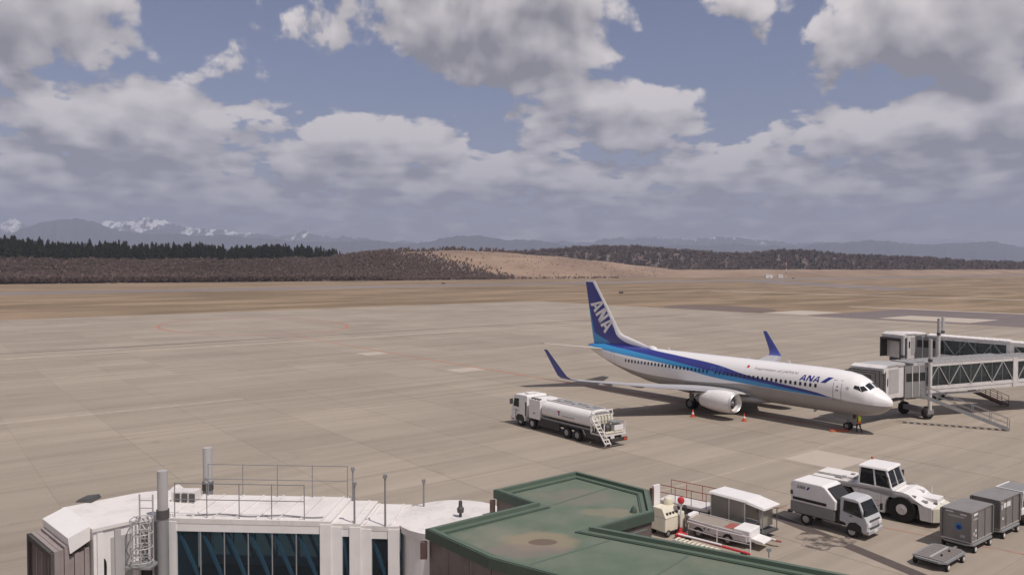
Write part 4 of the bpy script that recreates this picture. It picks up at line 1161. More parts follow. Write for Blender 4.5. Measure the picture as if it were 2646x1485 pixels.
        for s in (-1, 1):
            for dx in (-.0,):
                wheel(bg_, lift_x + dx, s * (hwc + .1), .62, .38, s, rimmat='mid_grey')
    # roof walkway rails
    if rail:
        x0, x1, hw, top, _ = secs[-1]
        for s in (-1, 1):
            ra = MB(); xa, xb = x0 + (.9 if s > 0 else .15), min(x1, lift_x) - .2
            n = 5
            for i in range(n):
                x = xa + (xb - xa) * i / (n - 1)
                ra.cyl(P(x, s * (hw - .05), top), P(x, s * (hw - .05), top + 1.15), .016, .016, 6)
            for h in (.6, 1.13): ra.bar(P(xa, s * (hw - .05), top + h), P(xb, s * (hw - .05), top + h), .024)
            ra.build('roof_rail', 'mid_grey', B)
        cb = MB(); pts = []
        x = x0 + .3
        while x < x1 - .5:
            pts.append(P(x, hw - .28 + .09 * math.sin(x * 3.1), top + .035)); x += .22
        cb.tube(pts, .022, 5); cb.build('roof_cable', 'mid_grey', B, smooth=True)
    for (wa_, wb_, smat) in stairs or ():
        # open stair from the lobby to the ground, given by its two ends in the place
        Mi = (Matrix.Translation((loc[0], loc[1], 0)) @ rot_z(heading)).inverted()
        pa, pb = Mi @ Vector(wa_), Mi @ Vector(wb_); dd = (pb - pa).normalized(); sd = Vector((-dd.y, dd.x, 0)).normalized()
        if sd.y < 0: sd = -sd
        st = MB()
        for o_ in (0, .8): st.bar(pa + sd * o_, pb + sd * o_, .06, .24)
        so = st.build('service_stair', smat, B)
        n = 15; up_ = Vector((0, 0, 1)); hx = Vector((dd.x, dd.y, 0)).normalized()
        for i in range(n):
            p = pa.lerp(pb, (i + .5) / n)
            q = MB(); q.hexa([p + hx * a + sd * b - up_ * .02 for a, b in ((-.15, .04), (.15, .04), (.15, .76), (-.15, .76))], [p + hx * a + sd * b + up_ * .02 for a, b in ((-.15, .04), (.15, .04), (.15, .76), (-.15, .76))])
            q.build('tread', smat, so)
        for o_ in (0, .8):
            h = MB()
            for zz in (.5, .98): h.bar(pa + sd * o_ + up_ * zz, pb + sd * o_ + up_ * zz, .045)
            for i in range(6):
                p = pa.lerp(pb, i / 5) + sd * o_; h.bar(p, p + up_ * .98, .04)
            h.build('handrail', smat, so)
    if lobby:
        for s in (-1, 1):
            x0, x1 = lift_x + .22, cab_x - .9
            q = MB(); bx(q, x0, x1, s * (hwc + .03) - .06, s * (hwc + .03) + .06, -.5, topc - .2); lb = q.build('lobby_wall', 'mid_grey', B)
            for k in range(3):
                xa = x0 + .12 + k * (x1 - x0 - .1) / 3
                q = MB(); bx(q, xa, xa + (x1 - x0) / 3 - .2, s * (hwc + .095) - .01, s * (hwc + .095) + .01, 1.05, 1.85); q.build('lobby_window', 'black_trim', lb)
                q = MB(); bx(q, xa - .1, xa - .03, s * (hwc + .10) - .03, s * (hwc + .10) + .03, -.45, topc - .22); q.build('lobby_post', 'white_worn', lb)
    return B, P, M, cz

# foreground bridge, left
BL, P_, M_, cz_ = jet_bridge('white jet bridge in the left foreground with dark blue glass and roof railings', (-2.0, 26.25), math.radians(176.4),
    [(1.6, 2.85, 1.12, 2.45, .7), (2.85, 3.8, 1.2, 2.53, .6), (3.8, 9.3, 1.28, 2.62, .83)], 3.84, 0.0, 10.65, math.radians(49), 9.25, 8.1, brace='lean', brace_mat='blue_beam', bellow=1.0, hood_w=1.25)
# vestibule to the gate building
q = MB(); q.box(1.0, 3.35, -1.5, 1.5, 3.2, 6.18); v = q.build('vestibule', 'white_paint', BL)
v.rotation_euler = (0, 0, math.radians(-52 - 176.4)); v.location = (0, 0, 0)
# caged ladder, landing and pipes by the near lifting column
lad = MB()
lx, ly = 9.75, 1.72
for dx in (-.22, .22): lad.cyl((lx + dx, ly, 4.2), (lx + dx, ly, 7.35), .025, .025, 6)
for i in range(12): lad.bar((lx - .22, ly, 4.4 + i * .25), (lx + .22, ly, 4.4 + i * .25), .025)
lo = lad.build('ladder', 'light_grey', BL)
cg_ = MB()
for z in (5.3, 5.75, 6.2, 6.65):
    cg_.tube([Vector((lx + .34 * math.cos(t), ly + .3 + .34 * math.sin(t), z)) for t in np.linspace(-2.0, math.pi + 2.0, 12)], .018, 5)
for t in np.linspace(-.6, math.pi + .6, 6): cg_.cyl((lx + .34 * math.cos(t), ly + .3 + .34 * math.sin(t), 5.3), (lx + .34 * math.cos(t), ly + .3 + .34 * math.sin(t), 6.65), .015, .015, 5)
cg_.build('safety_cage', 'light_grey', lo)
MB().box(lx - .4, lx + .45, ly - .2, ly + .55, 5.10, 5.16).build('landing', 'galvanised', BL)
MB().box(lx - .1, lx + .25, ly - .12, ly - .04, 4.35, 4.85).build('control_window', 'black_trim', BL)
pr = MB(); pr.tube([(9.9, 1.7, 4.5), (10.6, 2.2, 4.45), (11.6, 2.6, 4.15), (12.2, 2.8, 3.7)], .03); pr.tube([(9.9, 1.7, 4.0), (10.6, 2.2, 3.95), (11.6, 2.6, 3.65)], .03)
for a, b in (((10.6, 2.2, 3.2), (10.6, 2.2, 4.45)), ((11.2, 2.45, 3.2), (11.2, 2.45, 4.28))): pr.cyl(a, b, .025, .025, 6)
pr.build('balcony_rail', 'light_grey', BL, smooth=True)
for k, x in enumerate((.35, .95, 1.5, 2.02)):
    q = MB(); q.box(x - .09, x + .09, 1.5, 1.58, -.3, 2.5, M_); q.build('wall_pilaster', 'white_paint' if k % 2 else 'light_grey', BL)
# roof furniture
MB().box(9.1, 9.9, -.75, -.2, 6.5, 6.86).build('roof_unit', 'white_worn', BL)
for i in range(3): MB().box(9.05 + .27 * i, 9.07 + .27 * i + .18, -.19, -.17, 6.54, 6.82).build('vent_grille', 'dark_grey', BL)
MB().hexa([(9.6, -1.2, 6.47), (10.5, -1.2, 6.47), (10.5, -.5, 6.47), (9.6, -.5, 6.47)], [(10.0, -1.0, 6.9), (10.1, -1.0, 6.9), (10.1, -.7, 6.9), (10.0, -.7, 6.9)]).build('column_gusset', 'white_roof', BL)
fl = MB(); fl.hexa([(12.6, -.5, 6.53), (13.2, -.5, 6.53), (13.2, .1, 6.53), (12.6, .1, 6.53)], [(12.65, -.45, 6.68), (13.1, -.45, 6.62), (13.1, .05, 6.62), (12.65, .05, 6.68)]); fl.build('floodlight', 'dark_grey', BL)
for x, y, h in ((3.05, 1.2, 1.2), (2.05, 1.15, 1.45), (1.15, -.9, .75), (3.75, -1.2, 1.05)):
    pmb = MB(); pmb.cyl((x, y, 6.25), (x, y, 6.4 + h), .035, .03, 8); pmb.box(x - .06, x + .06, y - .05, y + .05, 6.4 + h, 6.52 + h); pmb.build('lamp_post', 'mid_grey', BL)
bc = MB(); bc.cyl((-.3, .3, 6.32), (-.3, .3, 6.36), .32, .32, 12); bb = bc.build('beacon', 'white_worn', BL)
MB().lathe([(6.36, .05), (6.5, .045), (6.52, .11), (6.66, .12), (6.70, .07), (6.9, .06), (6.92, .01)], (-.3, .3, 0), 'z', 12).build('lamp', 'dark_grey', bb, smooth=True)
MB().cyl((9.25, 1.83, 4.15), (9.25, 1.83, 4.4), .06, .06, 8).build('alarm_lamp', 'red_paint', BL)

# docked bridge at the airliner, and the raised one behind it
dx, dy = 36.2 - 57.0, 75.6 - 81.6
hd = math.atan2(dy, dx); Ld = math.hypot(dx, dy)
jet_bridge('grey-white jet bridge docked at the airliner nose with stairs to the ground', (57.0, 81.6), hd,
    [(1.6, 7.2, 1.3, 2.65, 1.3), (7.2, Ld - 1.9, 1.4, 2.75, 1.3)], 3.12, -(3.12 - 2.62) / Ld, Ld, math.radians(217.7) - hd, Ld - 3.6, 7.75, brace='zig', rail=False, stairs=(((38.1, 72.9, 2.75), (44.7, 70.3, .1), 'galvanised'), ((44.2, 80.0, 3.2), (52.0, 82.8, .1), 'brown_metal')), lobby=True, bellow=2.7, hood_w=1.5, cab_len=2.9, fabric='dark_fabric', glassmat='smoky_glass', colmat='white_worn', wallmat='white_worn', roofmat='light_grey', brace_mat='light_grey')
dx, dy = 45.2 - 58.5, 89.0 - 79.5
hd2 = math.atan2(dy, dx); L2 = math.hypot(dx, dy)
jet_bridge('raised white jet bridge parked unused behind the docked one', (58.5, 79.5), hd2,
    [(1.6, 6.5, 1.25, 2.35, 1.3), (6.5, L2 - 2.0, 1.35, 2.45, 1.3)], 4.15, .035, L2, math.radians(200) - hd2, L2 - 3.2, 9.0, brace='zig', rail=False, lobby=True, bellow=.8, hood_w=1.4, cab_len=1.8, fabric='dark_fabric', glassmat='smoky_glass', colmat='white_worn', rotunda=False, wallmat='white_worn', roofmat='white_roof', brace_mat='galvanised')

# ------------------------------------------------------------------ gate building with a green roof
GB = thing('gate_building', 'gate building with flat green roof and dark bronze walls in the foreground', 'building')
ZR = 7.3
poly = [(-2.39, 22.01), (.69, 24.43), (-.55, 25.89), (2.32, 28.23), (4.51, 25.87), (4.27, 23.57), (2.42, 22.13), (4.91, 20.65), (8.21, 18.62), (15.5, 14.1), (12.0, 9.0), (6.0, 14.7), (1.16, 18.63), (-.55, 19.83)]
MB().add([(x, y, ZR - .16) for x, y in poly], [tuple(range(len(poly)))]).build('roof', 'green_roof', GB, fix=False)
def inset(poly, d):
    out = []; n = len(poly)
    area = sum(poly[i][0] * poly[(i + 1) % n][1] - poly[(i + 1) % n][0] * poly[i][1] for i in range(n))
    sg = 1 if area > 0 else -1
    for i in range(n):
        p0, p1, p2 = (Vector(poly[(i + k) % n]) for k in (-1, 0, 1))
        d1, d2 = (p1 - p0).normalized(), (p2 - p1).normalized()
        n1, n2 = Vector((-d1.y, d1.x)) * sg, Vector((-d2.y, d2.x)) * sg
        m = (n1 + n2); m /= max(m.length_squared / 2, .15)
        out.append(p1 + m * d)
    return out
for (d0, d1, z0, z1, nm, mt) in ((0, .13, ZR - .14, ZR, 'parapet', 'green_top'), (.135, .30, ZR - .155, ZR - .11, 'gutter_kerb', 'green_top'), (.305, .36, ZR - .155, ZR - .125, 'gutter_seam', 'green_trim'), (-.05, .0, ZR - .30, ZR - .02, 'fascia', 'green_trim')):
    A_, B_ = inset(poly, d0), inset(poly, d1)
    for i in range(len(poly)):
        j = (i + 1) % len(poly)
        MB().hexa([(*A_[i], z0), (*A_[j], z0), (*B_[j], z0), (*B_[i], z0)], [(*A_[i], z1), (*A_[j], z1), (*B_[j], z1), (*B_[i], z1)]).build(nm, mt, GB)
# walls of upright metal panels
wa = MB(); ip = inset(poly, .10)
wa.add([(*p, z) for z in (0, ZR - .2) for p in ip], [(i, (i + 1) % 14, 14 + (i + 1) % 14, 14 + i) for i in range(14)])
wall = wa.build('wall', 'brown_metal', GB)
for i in range(14):
    a, b = Vector(poly[i]), Vector(poly[(i + 1) % 14]); L = (b - a).length
    if i in (9, 10): continue
    ia, ib = inset(poly, .03)[i], inset(poly, .03)[(i + 1) % 14]; oa, ob = inset(poly, .09)[i], inset(poly, .09)[(i + 1) % 14]
    n = max(1, round(L / .85))
    for k in range(n):
        e0, e1 = (k + .012) / n, (k + .988) / n
        for z0, z1 in ((.1, 3.2), (3.23, 5.25), (5.28, ZR - .33)):
            if z1 < 3.3 and i in (0, 1, 2, 3, 4, 12, 13, 11): continue
            q = [ia.lerp(ib, e0), ia.lerp(ib, e1), oa.lerp(ob, e1), oa.lerp(ob, e0)]
            MB().hexa([(*p, z0) for p in q], [(*p, z1) for p in q]).build('wall_panel', 'bronze_panel', wall)
for (x0, y0, x1, y1) in ((-1.9, 21.9, 1.0, 24.2), (.3, 19.6, 3.9, 22.4), (2.6, 17.9, 4.6, 20.3), (1.2, 24.6, 3.4, 26.7), (5.2, 16.2, 7.0, 18.9)):
    d_ = Vector((y1 - y0, x0 - x1)).normalized() * .035
    MB().hexa([(x0 - d_.x, y0 - d_.y, ZR - .159), (x1 - d_.x, y1 - d_.y, ZR - .159), (x1 + d_.x, y1 + d_.y, ZR - .159), (x0 + d_.x, y0 + d_.y, ZR - .159)], [(x0 - d_.x, y0 - d_.y, ZR - .153), (x1 - d_.x, y1 - d_.y, ZR - .153), (x1 + d_.x, y1 + d_.y, ZR - .153), (x0 + d_.x, y0 + d_.y, ZR - .153)]).build('membrane_seam', 'green_top', GB)
# rain outlets and a small vent on the roof
for x, y in ((-2.47, 21.98), (-.62, 25.9)): MB().box(x - .12, x + .06, y - .08, y + .1, ZR - .85, ZR - .38).build('rain_outlet', 'brown_metal', GB)
MB().lathe([(ZR - .16, .11), (ZR - .05, .09), (ZR + .06, .01)], (3.75, 23.95, 0), 'z', 8).build('roof_vent', 'green_trim', GB, smooth=True)
pm = MB(); pm.cyl((6.55, 19.78, ZR), (6.55, 19.78, ZR + .16), .015, .015, 6); pm.box(6.50, 6.60, 19.75, 19.81, ZR + .16, ZR + .24); pm.build('bird_spike', 'galvanised', GB)

# ------------------------------------------------------------------ vehicles and ground equipment
def cabin(parent, prof, hw, mat, inset_top=.08, name='cab'):
    """cab body from a side profile (x, z) with the roof drawn in"""
    mb = MB(); zmax = max(p[1] for p in prof); zmin = min(p[1] for p in prof)
    L, R_ = [], []
    for x, z in prof:
        k = max(0, (z - (zmin + (zmax - zmin) * .5)) / ((zmax - zmin) * .5)); w = hw - inset_top * k
        L.append(Vector((x, -w, z))); R_.append(Vector((x, w, z)))
    n = len(prof)
    mb.add(L + R_, [tuple(range(n)), tuple(range(2 * n - 1, n - 1, -1))] + [(i, n + i, n + (i + 1) % n, (i + 1) % n) for i in range(n)])
    return mb.build(name, mat, parent, bevel=.05), lambda z: hw - inset_top * max(0, (z - (zmin + (zmax - zmin) * .5)) / ((zmax - zmin) * .5))
def side_pane(parent, pts, wf, side, off=.012, name='side_window', mat='cab_glass'):
    MB().add([Vector((x, side * (wf(z) + off), z)) for x, z in pts], [tuple(range(len(pts)))]).build(name, mat, parent, fix=False)
def cross_pane(parent, p0, p1, hw0, hw1, off=.014, name='windscreen', mat='cab_glass'):
    """pane across the front between two profile points"""
    d = Vector((p1[0] - p0[0], 0, p1[1] - p0[1])).normalized(); nn = Vector((d.z, 0, -d.x)) * off
    MB().add([Vector((p0[0], -hw0, p0[1])) + nn, Vector((p0[0], hw0, p0[1])) + nn, Vector((p1[0], hw1, p1[1])) + nn, Vector((p1[0], -hw1, p1[1])) + nn], [(0, 1, 2, 3)]).build(name, mat, parent, fix=False)

# --- fuel truck
FT = thing('fuel_truck', 'white eight-wheel aviation fuel truck with tank and rear ladder', 'truck', (1.75, 72.72, 0), math.radians(126.3))
MB().box(-11.0, 1.0, -.45, .45, .62, .95).build('chassis', 'chassis', FT)
prof = [(1.32, .55), (1.38, 1.35), (1.30, 1.6), (1.05, 2.72), (.9, 2.86), (-.85, 2.90), (-.95, 2.8), (-.95, .95), (-.75, .95), (-.72, .55)]
cab, wf = cabin(FT, prof, 1.24, 'white_paint', .10)
cross_pane(cab, (1.29, 1.66), (1.08, 2.6), 1.12, 1.05)
for s in (-1, 1):
    side_pane(cab, [(1.05, 1.75), (.95, 2.45), (.25, 2.5), (.22, 1.72)], wf, s)
    MB().box(1.32, 1.44, s * 1.24 - .14, s * 1.24 + .30 * 0 + .14, 1.85, 2.35).build('mirror', 'dark_grey', cab)
    MB().bar((1.2, s * 1.18, 2.4), (1.38, s * 1.3, 2.3), .035).build('mirror_arm', 'dark_grey', cab)
    MB().box(.62, .72, s * 1.22 - .02, s * 1.22 + .035, .6, 1.5).build('door_seam', 'mid_grey', cab)
    MB().box(1.25, 1.45, s * .85 - .25, s * .85 + .25, .62, .85).build('headlight', 'white_clean', cab)
    MB().prism([(.62, .5), (.58, .85), (.35, 1.08), (-.35, 1.08), (-.6, .85), (-.66, .5)], s * 1.19 - .06, s * 1.19 + .06).build('wheel_arch', 'black_trim', cab)
    MB().box(-.92, -.75, s * 1.2 - .03, s * 1.2 + .05, 1.0, 2.3).build('air_intake', 'dark_grey', cab)
    MB().box(.2, 1.0, s * 1.235 - .01, s * 1.235 + .02, 1.38, 1.44).build('cab_stripe', 'light_grey', cab)
MB().box(1.3, 1.5, -1.22, 1.22, .38, .78).build('bumper', 'white_worn', FT, bevel=.03)
MB().box(-.3, .3, -.5, .5, 2.92, 3.0).build('roof_hatch', 'white_paint', cab)
for x in (0, -1.75, -6.55, -7.93):
    for s in (-1, 1): wheel(FT, x, s * 1.06, .50, .30, s, rim=.5, rimmat='light_grey' if x > -5 else 'galvanised')
MB().box(-2.95, -1.35, -1.25, 1.25, .98, 2.72).build('equipment_cabinet', 'white_paint', FT, bevel=.03)
for x in (-2.65, -2.2, -1.75): MB().box(x - .1, x + .1, .9, 1.2, 2.725, 2.84).build('cabinet_fitting', 'dark_grey', FT)
for x in (-2.2, -2.0): MB().box(x - .07, x + .07, 1.252, 1.258, 1.45, 1.55).build('cabinet_number', 'dark_mark', FT)
def oval(x, w, h, zc, n=28, e=.72):
    return [Vector((x, w * math.copysign(abs(math.cos(t)) ** e, math.cos(t)), zc + h * math.copysign(abs(math.sin(t)) ** e, math.sin(t)))) for t in np.linspace(0, 2 * math.pi, n + 1)[:-1]]
mb = MB(); mb.loft([oval(-3.05, 1.05, .62, 2.0), oval(-3.2, 1.22, .76, 2.0), oval(-9.45, 1.22, .76, 2.0), oval(-9.6, 1.05, .62, 2.0)])
tank = mb.build('tank', 'white_paint', FT, smooth=True)
for s in (-1, 1):
    MB().box(-9.4, -3.2, s * .62 - .03, s * .62 + .03, 2.70, 2.84).build('coaming', 'white_paint', tank)
    MB().box(-9.4, -3.1, s * 1.15 - .05, s * 1.15 + .05, 1.18, 1.32).build('side_rail', 'mid_grey', tank)
    for x0, x1, z0 in ((-5.6, -2.6, .48), (-10.8, -8.75, .5)):
        MB().box(x0, x1, s * 1.1 - .08, s * 1.1 + .08, z0, 1.15).build('side_guard', 'chassis', FT)
    MB().box(-8.7, -5.8, s * 1.1 - .16, s * 1.1 + .14, 1.08, 1.14).build('mudguard', 'dark_grey', FT)
    MB().prism([(-8.7, 1.13), (-9.05, .72), (-8.98, .70), (-8.62, 1.10)], s * 1.1 - .15, s * 1.1 + .15).build('mud_flap', 'light_grey', FT)
MB().box(-9.3, -3.4, -.58, .58, 2.745, 2.765).build('walkway', 'mid_grey', tank)
for x in (-4.4, -6.3, -8.2): MB().cyl((x, 0, 2.76), (x, 0, 2.88), .26, .26, 14).build('manhole', 'light_grey', tank, smooth=True)
# red emblem and dark lettering bar on the tank side
def on_tank(x, z): 
    t = math.asin(min(1, abs(z - 2.0) / .76)); yy = 1.22 * math.cos(t) ** .72
    return Vector((x, yy + .03, z))
MB().add([on_tank(-5.10, 1.66), on_tank(-5.72, 1.66), on_tank(-5.62, 1.98), on_tank(-5.72, 2.28), on_tank(-5.10, 2.28)], [(0, 1, 2, 3, 4)]).build('tank_emblem', 'red_paint', tank, fix=False)
MB().add([on_tank(-5.50, 1.80), on_tank(-5.62, 1.80), on_tank(-5.62, 2.12), on_tank(-5.50, 2.12)], [(0, 1, 2, 3)]).build('tank_emblem', 'blue_mark', tank, fix=False).location.y = .004
for k in range(9):
    x = -5.95 - k * .19
    MB().add([on_tank(x, 1.76), on_tank(x - .12, 1.76), on_tank(x - .12, 1.90), on_tank(x, 1.90)], [(0, 1, 2, 3)]).build('tank_lettering', 'light_grey', tank, fix=False)
# rear deck with hose gear, pipes and a stair
MB().box(-11.3, -9.65, -1.2, 1.2, .92, 1.05).build('rear_deck', 'white_worn', FT)
for s in (-1, 1):
    for x in (-9.72, -11.2):
        MB().bar((x, s * 1.15, 1.0), (x, s * 1.15, 2.75 if x > -10 else 1.95), .07).build('deck_post', 'white_paint', FT)
MB().box(-9.76, -9.68, -1.18, 1.18, 2.66, 2.76).build('deck_beam', 'white_paint', FT)
MB().box(-11.25, -10.35, -1.05, .1, 1.92, 2.0).build('canopy_plate', 'mid_grey', FT)
MB().box(-11.2, -10.6, -1.0, .0, 1.30, 1.74).build('control_box', 'white_paint', FT)
MB().box(-11.22, -10.5, -1.15, 1.0, 1.12, 1.24).build('pump_tray', 'cream_paint', FT)
for k in range(5):
    y = .95 - k * .34
    pp = MB(); pp.tube([(-9.8, y, 1.1), (-9.95, y, 2.35), (-10.25, y - .1, 2.45), (-10.4, y - .1, 1.7)], .06, 8); pp.build('pipe', 'cream_paint', FT, smooth=True)
for z in (1.55, 2.0, 2.4): MB().bar((-9.95, -1.1, z), (-9.95, 1.1, z), .06).build('pipe_rail', 'cream_paint', FT)
MB().lathe([(-.28, .34), (-.26, .40), (-.2, .28), (.2, .28), (.26, .40), (.28, .34)], (-10.75, .55, 1.5), 'y', 16).build('hose_reel', 'dark_grey', FT, smooth=True)
st = MB()
for y in (1.28, .72): st.bar((-9.9, y, 2.15), (-11.55, y, .28), .06, .10)
so = st.build('stair', 'white_paint', FT)
for i in range(7):
    t = (i + .5) / 7; MB().box(-9.9 - 1.65 * t - .13, -9.9 - 1.65 * t + .13, .75, 1.25, 2.15 - 1.87 * t - .02, 2.15 - 1.87 * t + .02).build('tread', 'white_paint', so)
MB().tube([(-9.75, 1.3, 1.0), (-9.75, 1.3, 2.6), (-10.1, 1.3, 2.65), (-11.65, 1.3, .95), (-11.65, 1.3, .35)], .03).build('handrail', 'white_paint', so, smooth=True)
MB().box(-11.5, -11.3, -1.2, .6, .45, .72).build('rear_bumper', 'chassis', FT)
MB().box(-11.36, -11.28, .15, .55, .55, .9).build('rear_panel', 'white_paint', FT)
for y in (-.85, -1.05): MB().box(-11.56, -11.5, y - .08, y + .08, .52, .68).build('tail_lamp', 'orange_plastic', FT)

# --- small service truck (white box body on a cab-over chassis)
ST = thing('service_truck', 'small white lavatory service truck with silver-grey cab beside the big tow tractor', 'truck', (17.36, 44.75, 0), math.radians(-50))
MB().box(-.95, 3.2, -.38, .38, .42, .62).build('chassis', 'chassis', ST)
prof = [(3.52, .40), (3.55, .95), (3.42, 1.22), (3.02, 2.02), (2.80, 2.10), (2.05, 2.10), (1.98, 2.0), (1.98, .75), (2.3, .72), (2.42, .40)]
cab, wf = cabin(ST, prof, .84, 'light_silver' if 'light_silver' in MATS else 'white_worn', .10)
cross_pane(cab, (3.40, 1.27), (3.05, 1.95), .74, .66)
for s in (-1, 1):
    side_pane(cab, [(3.28, 1.18), (2.98, 1.92), (2.2, 1.94), (2.18, 1.34)], wf, s)
    MB().box(3.4, 3.5, s * .95 - .07, s * .95 + .07, 1.35, 1.7).build('mirror', 'black_trim', cab)
    MB().bar((3.3, s * .8, 1.6), (3.45, s * .95, 1.55), .03).build('mirror_arm', 'black_trim', cab)
    MB().box(3.50, 3.575, s * .6 - .17, s * .6 + .17, .72, .92).build('headlight', 'white_clean', cab, bevel=.02)
    MB().box(2.55, 2.7, s * .845 - .01, s * .845 + .012, 1.14, 1.18).build('door_handle', 'black_trim', cab)
    MB().prism([(3.25, .40), (3.2, .72), (2.9, .88), (2.55, .80), (2.4, .5), (2.4, .40)], s * .80 - .06, s * .80 + .055).build('wheel_arch', 'black_trim', cab)
MB().box(3.53, 3.565, -.55, .55, 1.0, 1.08).build('grille', 'dark_grey', cab)
MB().box(3.53, 3.575, -.5, .5, .60, .68).build('grille', 'dark_grey', cab)
MB().box(3.3, 3.62, -.82, .82, .34, .56).build('bumper', 'light_grey', ST, bevel=.03)
MB().box(3.615, 3.63, -.2, .2, .4, .52).build('number_plate', 'white_clean', ST)
for x in (0, 2.68):
    for s in (-1, 1): wheel(ST, x, s * .72, .34, .22, s, rim=.58, rimmat='light_grey')
bp_ = [(-.92, 1.24), (-.95, 2.28), (-.75, 2.46), (.95, 2.46), (1.15, 2.38), (1.78, 1.75), (1.78, 1.24)]
body = MB().prism(bp_, -.88, .88).build('tank_body', 'white_paint', ST, bevel=.06)
MB().hexa([(1.22, -.72, 2.34), (1.74, -.72, 1.84), (1.74, .72, 1.84), (1.22, .72, 2.34)], [(1.26, -.72, 2.37), (1.78, -.72, 1.87), (1.78, .72, 1.87), (1.26, .72, 2.37)]).build('front_opening', 'black_trim', body)
for s in (-1, 1):
    MB().box(-.78, 1.25, s * .885 - .012, s * .885 + .012, 1.36, 1.52).build('side_slot', 'black_trim', body)
    MB().box(-.93, -.78, s * .885 - .012, s * .885 + .014, 1.62, 1.85).build('tail_lamp', 'dark_grey', body)
MB().box(-.95, 1.7, -.86, .86, .62, 1.235).build('skirt', 'mid_grey', ST, bevel=.03)
block_ana(.52, .17, lambda x, y: Vector((-.55 + x, -.905, 2.05 + y)), 'body_letter', 'mid_grey', body, slant=.3)
MB().add([Vector((.05, -.905, 2.05)), Vector((.16, -.905, 2.05)), Vector((.27, -.905, 2.22)), Vector((.16, -.905, 2.22))], [(0, 1, 2, 3)]).build('body_flash', 'blue_mark', body, fix=False)
MB().box(1.80, 1.97, -.7, .7, .62, 1.9).build('cab_gap_frame', 'chassis', ST)
MB().box(-1.15, -.95, -.8, .8, .5, .62).build('rear_bumper', 'chassis', ST)

# --- large aircraft tow tractor
TT = thing('tow_tractor', 'large white aircraft tow tractor with glazed cab and huge tyres', 'tractor', (23.27, 45.53, 0), math.radians(-45.6))
MB().box(-5.4, 1.5, -.95, .95, .32, .9).build('chassis', 'chassis', TT)
W2 = 1.2
def arch(x, r, n=9): return [(x + r * math.cos(t), .76 + r * math.sin(t)) for t in np.linspace(math.pi, 0, n)]
side = [(-5.7, .42), (-5.7, 1.42), (-5.5, 1.52), (-4.6, 1.62), (-2.5, 1.66), (-1.0, 1.66), (.35, 1.56), (1.2, 1.22), (1.62, 1.16), (1.65, .34), (.98, .34)] + arch(0, .93)[::-1] + [(-.95, .34), (-2.5, .34)] + arch(-3.5, .93)[::-1] + [(-4.45, .42)]
mb = MB(); mb.prism(side, -W2, W2); body = mb.build('body', 'white_paint', TT, bevel=.05)
MB().box(-5.75, -5.71, -1.1, 1.1, .45, 1.35).build('rear_plate', 'white_worn', TT)
MB().hexa([(1.655, -1.2, .34), (1.95, -.85, .34), (1.95, .85, .34), (1.655, 1.2, .34)], [(1.655, -1.2, 1.14), (1.95, -.85, 1.14), (1.95, .85, 1.14), (1.655, 1.2, 1.14)]).build('front_ballast', 'cream_paint', TT, bevel=.03)
for x in (0, -3.5):
    for s in (-1, 1): wheel(TT, x, s * .97, .76, .52, s, rim=.40, rimmat='white_worn', n=28)
# cab
cx0, cx1 = -2.55, -.95
mb = MB()
cabf = []
for (x, z, w) in ((cx0, 1.67, 1.1), (cx1 + .35, 1.67, 1.1), (cx1, 2.80, .98), (cx0 + .12, 2.80, .98)): cabf.append((x, z, w))
base = MB().box(cx0, cx1 + .4, -1.12, 1.12, 1.665, 1.80).build('cab', 'white_paint', TT)
MB().hexa([(cx0 - .02, -1.06, 2.76), (cx1 + .12, -1.06, 2.76), (cx1 + .12, 1.06, 2.76), (cx0 - .02, 1.06, 2.76)], [(cx0 + .03, -1.0, 2.88), (cx1 + .05, -1.0, 2.88), (cx1 + .05, 1.0, 2.88), (cx0 + .03, 1.0, 2.88)]).build('cab_roof', 'white_paint', base, bevel=.02)
def cpt(f, s, k):   # f 0..1 rear to front, s -1..1, k 0 bottom 1 top
    xb, xt = cx0 + .05 + (cx1 + .33 - cx0 - .05) * f, cx0 + .12 + (cx1 - cx0 - .12) * f
    return Vector((xb * (1 - k) + xt * k, s * (1.08 * (1 - k) + .97 * k), 1.80 + .96 * k))
for f in (0, .52, 1):
    for s in (-1, 1): MB().bar(cpt(f, s, 0), cpt(f, s, 1), .085).build('cab_pillar', 'white_paint', base)
MB().bar(cpt(1, 0, 0), cpt(1, 0, 1), .06).build('cab_pillar', 'white_paint', base)
for s in (-1, 1):
    for f0, f1 in ((.03, .5), (.54, .97)):
        MB().add([cpt(f0, s * .985, 0), cpt(f1, s * .985, 0), cpt(f1, s * .985, 1), cpt(f0, s * .985, 1)], [(0, 1, 2, 3)]).build('side_window', 'cab_glass', base, fix=False)
    MB().add([cpt(.985, s * .03, 0), cpt(.985, s * .95, 0), cpt(.985, s * .95, 1), cpt(.985, s * .03, 1)], [(0, 1, 2, 3)]).build('windscreen', 'cab_glass', base, fix=False)
MB().add([cpt(.015, -.95, 0), cpt(.015, .95, 0), cpt(.015, .95, 1), cpt(.015, -.95, 1)], [(0, 1, 2, 3)]).build('rear_window', 'cab_glass', base, fix=False)
for y in (-.45, .45):
    q = MB(); q.box(cx0 + .35, cx0 + .8, y - .24, y + .24, 1.805, 2.1); q.box(cx0 + .3, cx0 + .4, y - .24, y + .24, 2.1, 2.55); q.build('seat', 'dark_grey', base)
MB().box(cx1 - .1, cx1 + .25, -.9, .9, 1.805, 2.0).build('dashboard', 'dark_grey', base)
MB().lathe([(2.89, .07), (3.02, .07), (3.05, .02)], (cx0 + .1, .85, 0), 'z', 10).build('beacon', 'amber', base, smooth=True)
